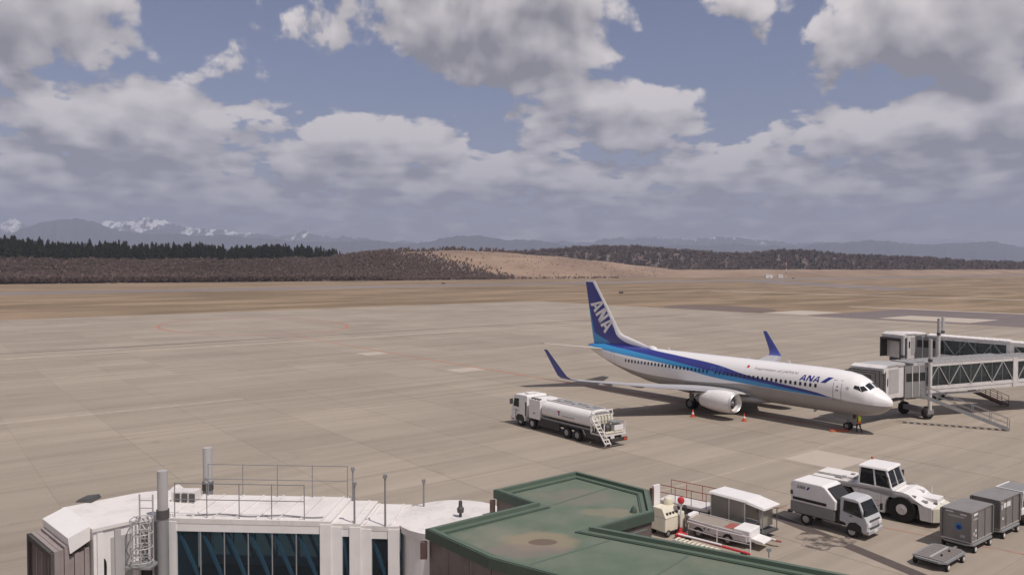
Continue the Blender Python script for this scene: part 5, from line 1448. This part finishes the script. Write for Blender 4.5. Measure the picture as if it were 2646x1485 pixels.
for s in (-1, 1):
    for x in (-5.0, -2.42, -1.15): MB().box(x - .012, x + .012, s * 1.2 - .004, s * 1.2 + .006, .5, 1.5).build('panel_seam', 'mid_grey', TT)
    MB().box(-2.3, -1.25, s * 1.2 - .004, s * 1.2 + .006, .98, 1.0).build('panel_seam', 'mid_grey', TT)
    MB().box(-2.05, -1.5, s * 1.2 + (.0 if s > 0 else -.16), s * 1.2 + (.16 if s > 0 else .0), .42, .47).build('step', 'dark_grey', TT)
    MB().box(1.93, 1.975, s * .62 - .14, s * .62 + .14, .78, .94).build('headlight', 'light_grey', TT)
    MB().box(-5.79, -5.752, s * .9 - .1, s * .9 + .1, 1.1, 1.25).build('tail_lamp', 'red_paint', TT)
    MB().box(cx1 + .1, cx1 + .2, s * 1.24 - .09, s * 1.24 + .09, 2.1, 2.45).build('mirror', 'black_trim', TT)
    MB().bar((cx1 + .1, s * 1.05, 2.4), (cx1 + .15, s * 1.2, 2.35), .03).build('mirror_arm', 'black_trim', TT)
# deck furniture
for (x0, x1, y0, y1, z0, z1, mt, nm) in ((-5.4, -3.0, -1.0, -.45, 1.64, 1.72, 'white_roof', 'engine_cover'), (-5.3, -3.1, -.35, 1.05, 1.65, 1.84, 'white_roof', 'engine_cover'), (-4.1, -3.7, -.7, -.4, 1.72, 1.80, 'mid_grey', 'tow_fitting'),
                                (-3.5, -3.3, .2, .5, 1.84, 1.90, 'mid_grey', 'exhaust_grille'), (-.3, .65, -.9, -.75, 1.50, 1.585, 'mid_grey', 'deck_slot'), (-.3, .65, .55, .75, 1.52, 1.66, 'white_paint', 'tool_box'), (.9, 1.2, -.8, -.5, 1.24, 1.36, 'mid_grey', 'deck_fitting'), (1.4, 1.6, -.35, -.15, 1.17, 1.24, 'dark_grey', 'deck_fitting'),
                                (.3, 1.55, -.1, .95, 1.17, 1.42, 'white_paint', 'front_deck')):
    MB().box(x0, x1, y0, y1, z0, z1).build(nm, mt, TT, bevel=.015)
MB().tube([(-3.6, -.75, 1.7), (-3.6, -.75, 1.95), (-3.35, -.75, 1.98), (-3.2, -.75, 1.7)], .03).build('grab_rail', 'white_worn', TT, smooth=True)
q = MB(); q.bar((1.3, .2, 1.15), (2.5, .35, 1.02), .12); q.box(2.4, 2.62, .1, .6, .92, 1.12); q.build('tow_hitch', 'white_worn', TT)
MB().cyl((.9, 1.0, 1.3), (.92, 1.0, 1.85), .02, .02, 6).build('marker_pole', 'white_clean', TT); MB().cyl((2.3, .5, 1.0), (2.3, .5, 1.5), .018, .018, 6).build('marker_pole', 'white_clean', TT)
MB().box(2.6, 2.68, .2, .5, .95, 1.06).build('hitch_pin', 'black_trim', TT)

# --- dollies and freight containers behind a small tractor
def dolly(label, x, y, rz, L=2.7, Wd=1.62, zt=.52):
    D_ = thing('container_dolly', label, 'dolly', (x, y, 0), rz, 'container dollies')
    pl = [(-L / 2, -Wd / 2 + .3), (-L / 2 + .25, -Wd / 2), (L / 2 - .25, -Wd / 2), (L / 2, -Wd / 2 + .3), (L / 2, Wd / 2 - .3), (L / 2 - .25, Wd / 2), (-L / 2 + .25, Wd / 2), (-L / 2, Wd / 2 - .3)]
    f = MB().prism(pl, zt - .13, zt - .04, 'xy').build('frame', 'galvanised', D_)
    for k in range(7):
        x0 = -L / 2 + .16 + k * (L - .32) / 7
        MB().box(x0, x0 + (L - .32) / 7 - .02, -Wd / 2 + .14, Wd / 2 - .14, zt - .038, zt).build('deck_plate', 'deck_plate', f)
    MB().box(-L / 2 + .3, L / 2 - .3, -.05, .05, zt + .001, zt + .02).build('centre_guide', 'light_grey', f)
    for xx in (-.45, .45): MB().cyl((xx, -.3, zt), (xx, -.3, zt + .09), .05, .05, 8).build('stop_peg', 'black_trim', f)
    for xx in (-L / 2 + .45, L / 2 - .45):
        MB().box(xx - .06, xx + .06, -Wd / 2 + .1, Wd / 2 - .1, .16, .26).build('axle', 'chassis', D_)
        for s in (-1, 1): wheel(D_, xx, s * (Wd / 2 - .06), .19, .13, s, rim=.62, rimmat='white_worn', n=14)
    MB().bar((L / 2, 0, .35), (L / 2 + .75, 0, .3), .07).build('tow_bar', 'mid_grey', D_)
    return D_
def container(label, x, y, rz, L=2.62, Wd=1.46, z0=.53, z1=2.12, flag=0):
    C_ = thing('freight_container', label, 'container', (x, y, z0), rz, 'grey freight containers on dollies')
    h = z1 - z0
    b = MB().box(-L / 2 + .03, L / 2 - .03, -Wd / 2 + .03, Wd / 2 - .03, .05, h - .05).build('shell', 'container_grey', C_)
    MB().box(-L / 2, L / 2, -Wd / 2, Wd / 2, 0, .06).build('base', 'aluminium', C_)
    MB().box(-L / 2 - .01, L / 2 + .01, -Wd / 2 - .01, Wd / 2 + .01, h - .045, h).build('top', 'container_top', C_)
    for sx in (-1, 1):
        for sy in (-1, 1): MB().box(sx * L / 2 - .05, sx * L / 2 + .05, sy * Wd / 2 - .05, sy * Wd / 2 + .05, .062, h - .047).build('corner_post', 'container_grey', C_)
    for k in (1, 2): MB().box(-L / 2 + L * k / 3 - .03, -L / 2 + L * k / 3 + .03, -Wd / 2 + .0, -Wd / 2 + .028, .07, h - .05).build('rib', 'container_grey', C_)
    y0 = -Wd / 2 + .026
    for (x0, x1, z_0, z_1, mt) in ((-.95, -.42, h - .24, h - .12, 'white_paint'), (-.98, -.45, h - .46, h - .38, 'light_grey'), (-.75, -.62, .50, .64, 'white_paint'), (-.95, -.85, .36, .5, 'white_paint'), (-.72, -.6, .24, .36, 'white_paint')) if not flag else ((-1.05, -.95, h - .55, h - .30, 'white_paint'), (-.8, .1, h - .50, h - .24, 'white_paint'), (-1.1, -.85, h - .2, h - .12, 'light_grey'), (-.95, -.78, .48, .60, 'white_paint'), (-.5, -.38, .72, .86, 'light_grey')):
        MB().box(x0, x1, y0 - .012, y0 - .004, z_0, z_1).build('stencil', mt, C_)
    xe = -L / 2 + .026
    if not flag:
        for (a0, a1, z_0, z_1, mt) in ((.15, .52, h - .16, h - .10, 'white_paint'), (-.50, -.20, h - .22, h - .15, 'white_paint'), (-.4, .4, h - .38, h - .28, 'light_grey'), (-.45, -.22, .22, .36, 'light_grey')):
            MB().box(xe - .012, xe - .004, a0, a1, z_0, z_1).build('stencil', mt, C_)
        MB().cyl((xe - .004, -.12, .75), (xe - .014, -.12, .75), .19, .19, 20).build('round_sticker', 'light_blue_mark', C_)
        MB().cyl((xe - .015, -.14, .73), (xe - .018, -.14, .73), .12, .12, 16).build('sticker_centre', 'blue_mark', C_)
    return C_
dolly('empty flat container dolly in front of the grey containers', 21.25, 38.6, math.radians(39.5))
dolly('dolly carrying the nearer grey container with the round blue sticker', 24.05, 41.05, math.radians(37.5))
dolly('dolly carrying the farther grey container beside the canopy tractor', 26.85, 43.15, math.radians(37))
container('grey metal freight container with round blue sticker on its end', 24.05, 41.05, math.radians(37.5))
container('grey metal freight container farther back beside the canopy tractor', 26.85, 43.15, math.radians(37), flag=1)
BT_ = thing('baggage_tractor', 'small white baggage tractor with flat canopy at the right edge', 'tractor', (29.35, 45.1, 0), math.radians(37))
MB().box(-1.0, 1.3, -.62, .62, .30, .62).build('chassis', 'chassis', BT_)
MB().prism([(.25, .62), (.25, 1.08), (1.2, 1.0), (1.35, .62)], -.6, .6).build('bonnet', 'white_paint', BT_, bevel=.03)
MB().prism([(-1.05, .62), (-1.05, .98), (-.35, .98), (-.25, .62)], -.6, .6).build('rear_body', 'white_paint', BT_, bevel=.03)
q = MB(); q.box(-.75, -.3, -.5, .5, .985, 1.1); q.box(-.85, -.72, -.5, .5, 1.1, 1.5); q.build('seat', 'dark_grey', BT_)
for x in (-.95, .35):
    for s in (-1, 1): MB().bar((x, s * .56, .95), (x + .05, s * .56, 1.92), .05).build('canopy_post', 'white_paint', BT_)
MB().box(-1.2, .65, -.7, .7, 1.92, 1.98).build('canopy', 'mid_grey', BT_)
MB().box(-1.23, -1.16, -.72, .72, 1.90, 2.02).build('canopy_edge', 'white_paint', BT_)
for s in (-1, 1): MB().box(-1.155, .66, s * .7 - .03, s * .7 + .03, 1.90, 2.02).build('canopy_edge', 'white_paint', BT_)
MB().tube([(.25, -.25, 1.05), (.05, -.25, 1.32)], .02).build('steering_column', 'black_trim', BT_)
for x in (-.65, .95):
    for s in (-1, 1): wheel(BT_, x, s * .58, .3, .2, s, rim=.5, rimmat='white_worn')

# --- low belt loader by the green roof
BLD = thing('belt_loader', 'low white belt loader with long grey conveyor beside the gate building', 'belt loader', (10.15, 43.0, 0), math.radians(-41))
MB().prism([(-.05, .38), (-.05, .84), (3.25, .72), (3.32, .36)], -.68, .68).build('body', 'white_worn', BLD, bevel=.03)
MB().hexa([(-.1, -.62, .845), (3.1, -.62, .73), (3.1, .62, .73), (-.1, .62, .845)], [(-.1, -.62, .90), (3.1, -.62, .785), (3.1, .62, .785), (-.1, .62, .90)]).build('conveyor_belt', 'conveyor', BLD)
for s in (-1, 1): MB().bar((-.1, s * .70, .88), (3.1, s * .70, .77), .05, .10).build('belt_rail', 'white_worn', BLD)
MB().box(2.55, 3.45, -.66, .66, .40, .98).build('engine_box', 'white_paint', BLD, bevel=.05)
MB().box(1.9, 2.5, -.4, .45, .80, .84).build('orange_cover', 'dull_red', BLD)
MB().prism([(3.46, .40), (3.46, .60), (4.1, .52), (4.15, .42)], -.5, .5).build('front_step', 'white_paint', BLD, bevel=.03)
MB().box(-.35, -.05, -.5, .5, .55, 1.02).build('rear_roller_box', 'white_paint', BLD)
for x in (.55, 2.25):
    for s in (-1, 1): wheel(BLD, x, s * .62, .30, .2, s, rim=.5, rimmat='mid_grey')
for x in (.9, 1.15): MB().box(x - .04, x + .04, -.70, -.685, .55, .62).build('lamp', 'black_trim', BLD)

# --- covered baggage cart
BC = thing('baggage_cart', 'covered baggage cart with white roof and clear side curtains', 'cart', (12.55, 43.75, 0), math.radians(-50))
MB().box(-1.15, 1.15, -.72, .72, .40, .50).build('platform', 'white_worn', BC)
for x in (-1.1, .1, 1.1):
    for s in (-1, 1): MB().bar((x, s * .70, .5), (x, s * .70, 1.84), .05).build('post', 'white_paint', BC)
MB().hexa([(-1.25, -.82, 1.84), (1.2, -.82, 1.84), (1.2, .82, 1.84), (-1.25, .82, 1.84)], [(-1.18, -.74, 1.98), (1.2, -.74, 1.98), (1.2, .74, 1.98), (-1.18, .74, 1.98)]).build('roof', 'white_paint', BC, bevel=.03)
MB().hexa([(1.21, -.80, 1.80), (2.35, -.80, 1.66), (2.35, .80, 1.66), (1.21, .80, 1.80)], [(1.21, -.74, 1.95), (2.35, -.74, 1.78), (2.35, .74, 1.78), (1.21, .74, 1.95)]).build('awning', 'white_paint', BC, bevel=.02)
MB().hexa([(2.36, .05, 1.66), (2.75, .05, 1.74), (2.75, .80, 1.74), (2.36, .80, 1.66)], [(2.36, .05, 1.72), (2.75, .05, 1.80), (2.75, .80, 1.80), (2.36, .80, 1.72)]).build('awning_flap', 'plywood', BC)
for x0, x1 in ((-1.06, -.0), (.0 + .14, 1.06)):
    for s in (-1, 1): MB().box(x0, x1, s * .70 - .008, s * .70 + .008, .52, 1.82).build('curtain', 'milky_glass', BC)
MB().box(-1.12, -1.10, -.68, .68, .52, 1.82).build('end_wall', 'light_grey', BC)
MB().box(2.0, 2.06, -.72, .5, .62, 1.68).build('front_screen', 'milky_glass', BC)
for s in (-1, 1): MB().bar((2.2, s * .70, .42), (2.2, s * .70, 1.68), .04).build('post', 'galvanised', BC)
MB().box(1.16, 2.3, -.70, .70, .34, .42).build('step_plate', 'dark_grey', BC)
q = MB(); q.bar((1.3, -.9, .38), (3.1, -.9, .32), .18, .10); q.build('tow_bar', 'white_worn', BC); MB().bar((3.1, -.9, .32), (3.35, -.75, .3), .14, .08).build('tow_eye', 'dull_red', BC)
for x in (-.75, .8):
    for s in (-1, 1): wheel(BC, x, s * .6, .22, .14, s, rim=.5, rimmat='mid_grey', n=14)

# --- flat trailer with red handrails behind the cart
FTR = thing('flat_trailer', 'white flat trailer with thin red handrails behind the covered cart', 'trailer', (9.95, 46.6, 0), math.radians(-41))
MB().box(-.9, 2.3, -.75, .75, .62, .76).build('deck', 'white_worn', FTR)
MB().box(-.8, 2.2, -.55, .55, .34, .615).build('underframe', 'chassis', FTR)
for s in (-1, 1):
    r = MB()
    for x in (-.85, .2, 1.25, 2.2): r.cyl((x, s * .7, .76), (x, s * .7, 1.66), .02, .02, 6)
    r.bar((-.85, s * .7, 1.66), (2.2, s * .7, 1.66), .04); r.bar((-.85, s * .7, 1.22), (2.2, s * .7, 1.22), .035)
    r.build('handrail', 'dull_red', FTR)
for x in (-.3, 1.7):
    for s in (-1, 1): wheel(FTR, x, s * .62, .25, .16, s, rim=.5, rimmat='mid_grey', n=14)

# --- ground power set and mast next to the green building's corner
GP = thing('ground_power_set', 'cream ground power set with tall white panel at the gate building corner', 'generator', (8.55, 42.9, 0), math.radians(38))
MB().box(-.75, .6, -.55, .5, .30, 1.05).build('engine_case', 'cream_paint', GP, bevel=.04)
MB().hexa([(-.75, -.58, 1.06), (.45, -.58, 1.06), (.45, .4, 1.06), (-.75, .4, 1.06)], [(-.75, -.3, 1.55), (.45, -.3, 1.55), (.45, .4, 1.55), (-.75, .4, 1.55)]).build('control_console', 'cream_paint', GP, bevel=.02)
for k in range(4): MB().box(-.6 + k * .25, -.45 + k * .25, -.50, -.44, 1.15, 1.33).build('gauge', 'black_trim', GP)
MB().box(-.55, -.05, .45, .58, .5, 2.62).build('tall_panel', 'white_clean', GP)
MB().box(-.75, -.58, .42, .6, .5, 2.5).build('panel_post', 'brown_metal', GP)
MB().lathe([(1.55, .26), (1.75, .28), (1.9, .2), (1.95, .05)], (.25, .1, 0), 'z', 12).build('air_filter', 'cream_paint', GP, smooth=True)
MB().box(.62, .95, -.5, -.1, .2, 1.15).build('cable_locker', 'cream_paint', GP, bevel=.02)
for x in (-.5, .4):
    for s in (-1, 1): wheel(GP, x, s * .48, .22, .14, s, rim=.5, rimmat='mid_grey', n=12)
MA = thing('marker_mast', 'upright white mast with red ball on top and red foot', 'mast', (9.25, 42.55, 0))
MB().cyl((0, 0, .3), (0, 0, 1.75), .055, .05, 10).build('pole', 'white_clean', MA, smooth=True)
MB().lathe([(1.72, .04), (1.78, .15), (1.92, .20), (2.06, .15), (2.12, .03)], (0, 0, 0), 'z', 16).build('ball', 'red_paint', MA, smooth=True)
MB().lathe([(0, .2), (.08, .2), (.3, .12), (.45, .06)], (0, 0, 0), 'z', 14).build('foot', 'red_paint', MA, smooth=True)
for k in range(3): MB().tube([(.12 + .06 * k, -.1, 1.7), (.2 + .08 * k, -.15, 1.1), (.16 + .07 * k, -.2, .3)], .025).build('hose', 'black_trim', MA, smooth=True)
TB = thing('aircraft_tow_bar', 'long red and white aircraft tow bar lying along the gate building', 'tow bar', (8.95, 42.1, 0), math.atan2(39.0 - 42.1, 12.05 - 8.95))
LB = math.hypot(3.1, 3.1)
MB().cyl((0, 0, .24), (LB * .98, 0, .24), .075, .06, 10).build('tube', 'red_paint', TB, smooth=True)
MB().cyl((.2, -.16, .30), (LB * .62, -.05, .32), .06, .05, 10).build('tube', 'white_clean', TB, smooth=True)
MB().box(.05, .45, -.28, .28, .12, .3).build('head', 'red_paint', TB)
for x in (.7, LB * .9): MB().cyl((x, -.16, .13), (x, .16, .13), .13, .13, 12).build('wheel', 'rubber', TB)
RK = thing('slatted_rack', 'white slatted rack lying beside the red tow bar', 'rack', (8.7, 41.5, 0), math.atan2(39.0 - 42.1, 12.05 - 8.95))
for y in (-.22, .22): MB().bar((0, y, .16), (2.6, y, .16), .05, .07).build('side_rail', 'white_paint', RK)
for k in range(10): MB().box(.1 + k * .25, .24 + k * .25, -.24, .24, .20, .23).build('slat', 'cream_paint', RK)
GR = thing('guard_rail', 'white tubular guard rail on posts in front of the belt loader', 'railing', (0, 0, 0))
pts = [Vector((9.57, 42.39, 0)), Vector((10.82, 40.98, 0)), Vector((12.23, 39.81, 0))]
for p in pts: MB().cyl(p, p + Vector((0, 0, .86)), .035, .035, 8).build('post', 'white_paint', GR, smooth=True)
for h in (.82, .45):
    q = MB()
    for a, b in zip(pts[:-1], pts[1:]): q.bar(a + Vector((0, 0, h)), b + Vector((0, 0, h)), .045)
    q.build('rail', 'white_paint', GR)

# --- cones by the engine, orange mat by the nose gear
def cone(label, x, y):
    c = thing('traffic_cone', label, 'cone', (x, y, 0), .3, 'orange traffic cones near the engine')
    MB().box(-.22, .22, -.22, .22, 0, .05).build('base', 'orange_plastic', c)
    b = MB().lathe([(.05, .17), (.72, .04), (.73, .0)], (0, 0, 0), 'z', 14).build('body', 'orange_plastic', c, smooth=True)
    MB().lathe([(.30, .126), (.46, .092)], (0, 0, 0), 'z', 14, cap=False).build('white_band', 'white_clean', b, smooth=True)
cone('orange traffic cone behind the engine, nearer the fuel truck', 17.7, 76.3)
cone('orange traffic cone in front of the engine inlet', 22.1, 74.2)
o = MB().hexa([(-.9, -.22, .012), (.9, -.25, .012), (.95, .2, .012), (-.85, .28, .012)], [(-.8, -.18, .16), (.8, -.2, .13), (.8, .15, .13), (-.75, .2, .16)]).build('chock_bag', 'orange_mat')
o.location = (29.2, 69.6, 0); o.rotation_euler = (0, 0, .1); tag(o, 'orange folded cover lying on the ground beside the worker', 'cover')

# --- ground worker
PE = thing('person', 'ground worker in white helmet, yellow-green vest and dark trousers walking under the nose', 'person', (30.72, 69.0, 0), math.radians(115))
def skin_body():
    joints = [('pel', (0, 0, .93), .13), ('bel', (.0, 0, 1.06), .125), ('che', (.01, 0, 1.28), .15), ('nec', (.02, 0, 1.46), .065), ('hed', (.04, 0, 1.57), .085), ('crn', (.04, 0, 1.68), .07),
              ('lh', (0, .09, .90), .095), ('lk', (.16, .10, .52), .066), ('la', (.10, .10, .11), .045), ('lt', (.26, .11, .045), .035),
              ('rh', (0, -.09, .90), .095), ('rk', (-.05, -.10, .50), .066), ('ra', (-.28, -.10, .16), .045), ('rt', (-.15, -.11, .05), .035),
              ('ls', (0, .19, 1.38), .062), ('le', (-.10, .27, 1.12), .048), ('lw', (.04, .28, .90), .034), ('lf', (.09, .28, .81), .03),
              ('rs', (0, -.19, 1.38), .062), ('re', (.06, -.27, 1.12), .048), ('rw', (.22, -.24, .95), .034), ('rf', (.29, -.23, .88), .03)]
    ix = {j[0]: i for i, j in enumerate(joints)}
    ed = [('pel', 'bel'), ('bel', 'che'), ('che', 'nec'), ('nec', 'hed'), ('hed', 'crn'), ('pel', 'lh'), ('lh', 'lk'), ('lk', 'la'), ('la', 'lt'), ('pel', 'rh'), ('rh', 'rk'), ('rk', 'ra'), ('ra', 'rt'),
          ('che', 'ls'), ('ls', 'le'), ('le', 'lw'), ('lw', 'lf'), ('che', 'rs'), ('rs', 're'), ('re', 'rw'), ('rw', 'rf')]
    me = bpy.data.meshes.new('body'); me.from_pydata([j[1] for j in joints], [(ix[a], ix[b]) for a, b in ed], [])
    ob = bpy.data.objects.new('body', me); COL.objects.link(ob); ob.parent = PE
    md = ob.modifiers.new('skin', 'SKIN'); md.use_smooth_shade = True
    sv = me.skin_vertices[0].data if me.skin_vertices else None
    if sv is None:
        bm = bmesh.new(); bm.from_mesh(me); bm.verts.layers.skin.verify(); bm.to_mesh(me); bm.free(); sv = me.skin_vertices[0].data
    for i, j in enumerate(joints): sv[i].radius = (j[2], j[2]); sv[i].use_root = (i == 0)
    sb = ob.modifiers.new('sub', 'SUBSURF'); sb.levels = 2; sb.render_levels = 2
    m, N, b = mat_base('worker')
    tcn = N.new('ShaderNodeTexCoord'); x, y, z = N.sep(tcn.outputs['Object'])
    hand = N.math('MULTIPLY', N.rng(N.math('ABSOLUTE', y), .215, .22, smooth=False), N.rng(z, .96, .95, smooth=False))
    c = N.mix(N.rng(z, 1.47, 1.475, smooth=False), (0.030, 0.033, 0.048), (0.48, 0.30, 0.22))
    c = N.mix(hand, c, (0.42, 0.38, 0.34))
    N.l.new(c, b.inputs['Base Color']); b.inputs['Roughness'].default_value = .85
    me.materials.append(m)
    return ob
body = skin_body()
vest = MB()
vest.loft([[Vector((.01 + rx * math.cos(t), ry * math.sin(t), z)) for t in np.linspace(0, 2 * math.pi, 19)[:-1]] for z, rx, ry in ((1.05, .155, .19), (1.12, .16, .195), (1.28, .17, .205), (1.40, .15, .20), (1.46, .09, .12))], cap=False)
vest.build('vest', 'hi_vis', PE, smooth=True)
ov = MB(); ov.loft([[Vector((.0 + rx * math.cos(t), ry * math.sin(t), z)) for t in np.linspace(0, 2 * math.pi, 19)[:-1]] for z, rx, ry in ((.84, .17, .21), (.95, .17, .21), (1.07, .16, .195))], cap=False)
ov.build('waist_apron', 'hi_vis_orange', PE, smooth=True)
hl = MB(); hl.lathe([(1.64, .155), (1.65, .125), (1.72, .115), (1.77, .07), (1.79, .01)], (.045, 0, 0), 'z', 16); hl.build('helmet', 'white_clean', PE, smooth=True)
fc = MB(); fc.lathe([(0, .022), (.03, .012), (.045, .0)], (.155, 0, 1.57), 'x', 8); fc.build('nose', 'skin', body, smooth=True)
for s in (-1, 1):
    MB().lathe([(-.01, .0), (0, .028), (.012, .0)], (.045, s * .105, 1.575), 'y', 8).build('ear', 'skin', body, smooth=True)
    MB().lathe([(0, .012), (.006, .0)], (.145, s * .035, 1.60), 'x', 6).build('eye', 'black_trim', body)
MB().box(.135, .152, -.022, .022, 1.525, 1.533).build('mouth', 'dull_red', body)

# --- small things far out on the field
def field_sign(label, x, y, w=1.8):
    f = thing('taxiway_sign', label, 'sign', (x, y, 0), math.radians(38), 'dark signs out on the field')
    MB().box(-w / 2, w / 2, -.12, .12, .45, 1.5).build('board', 'dark_grey', f)
    for s in (-1, 1): MB().box(s * w * .35 - .05, s * w * .35 + .05, -.06, .06, -.05, .45).build('leg', 'galvanised', f)
field_sign('small dark sign standing in the grass just right of the tail fin tip', 57.5, 412, 3.0)
field_sign('small dark sign at the runway edge left of the tail', -55.5, 632, 3.2)
field_sign('small dark sign near the far runway on the right', 325, 905, 4.5)
for k, (x, w) in enumerate(((334, 9.5), (342, 6))):
    hname = ('white equipment hut far out beyond the runway, the longer of two', 'white equipment hut far out beyond the runway, the shorter of two')[k]
    f = thing('equipment_hut', hname, 'hut', (x + k * 8 - 3, 1010 + k * 4, -.1), math.radians(10), 'white huts beyond the runway')
    MB().box(-w / 2, w / 2, -2, 2, 0, 3.2).build('wall', 'white_paint', f)
    MB().prism([(-2.3, 3.2), (2.3, 3.2), (0, 4.2)], -w / 2 - .2, w / 2 + .2, 'yz').build('roof', 'light_grey', f)
    MB().box(-.5, .5, -2.03, -2.0, 0, 2.1).build('door', 'mid_grey', f)
f = thing('lattice_mast', 'thin red and white mast beside the far white huts', 'mast', (357, 1020, -.1))
for k in range(6): MB().cyl((0, 0, k * 4.0), (0, 0, k * 4.0 + 4.0), .35, .35, 6).build('mast_section', 'dull_red' if k % 2 else 'white_paint', f)
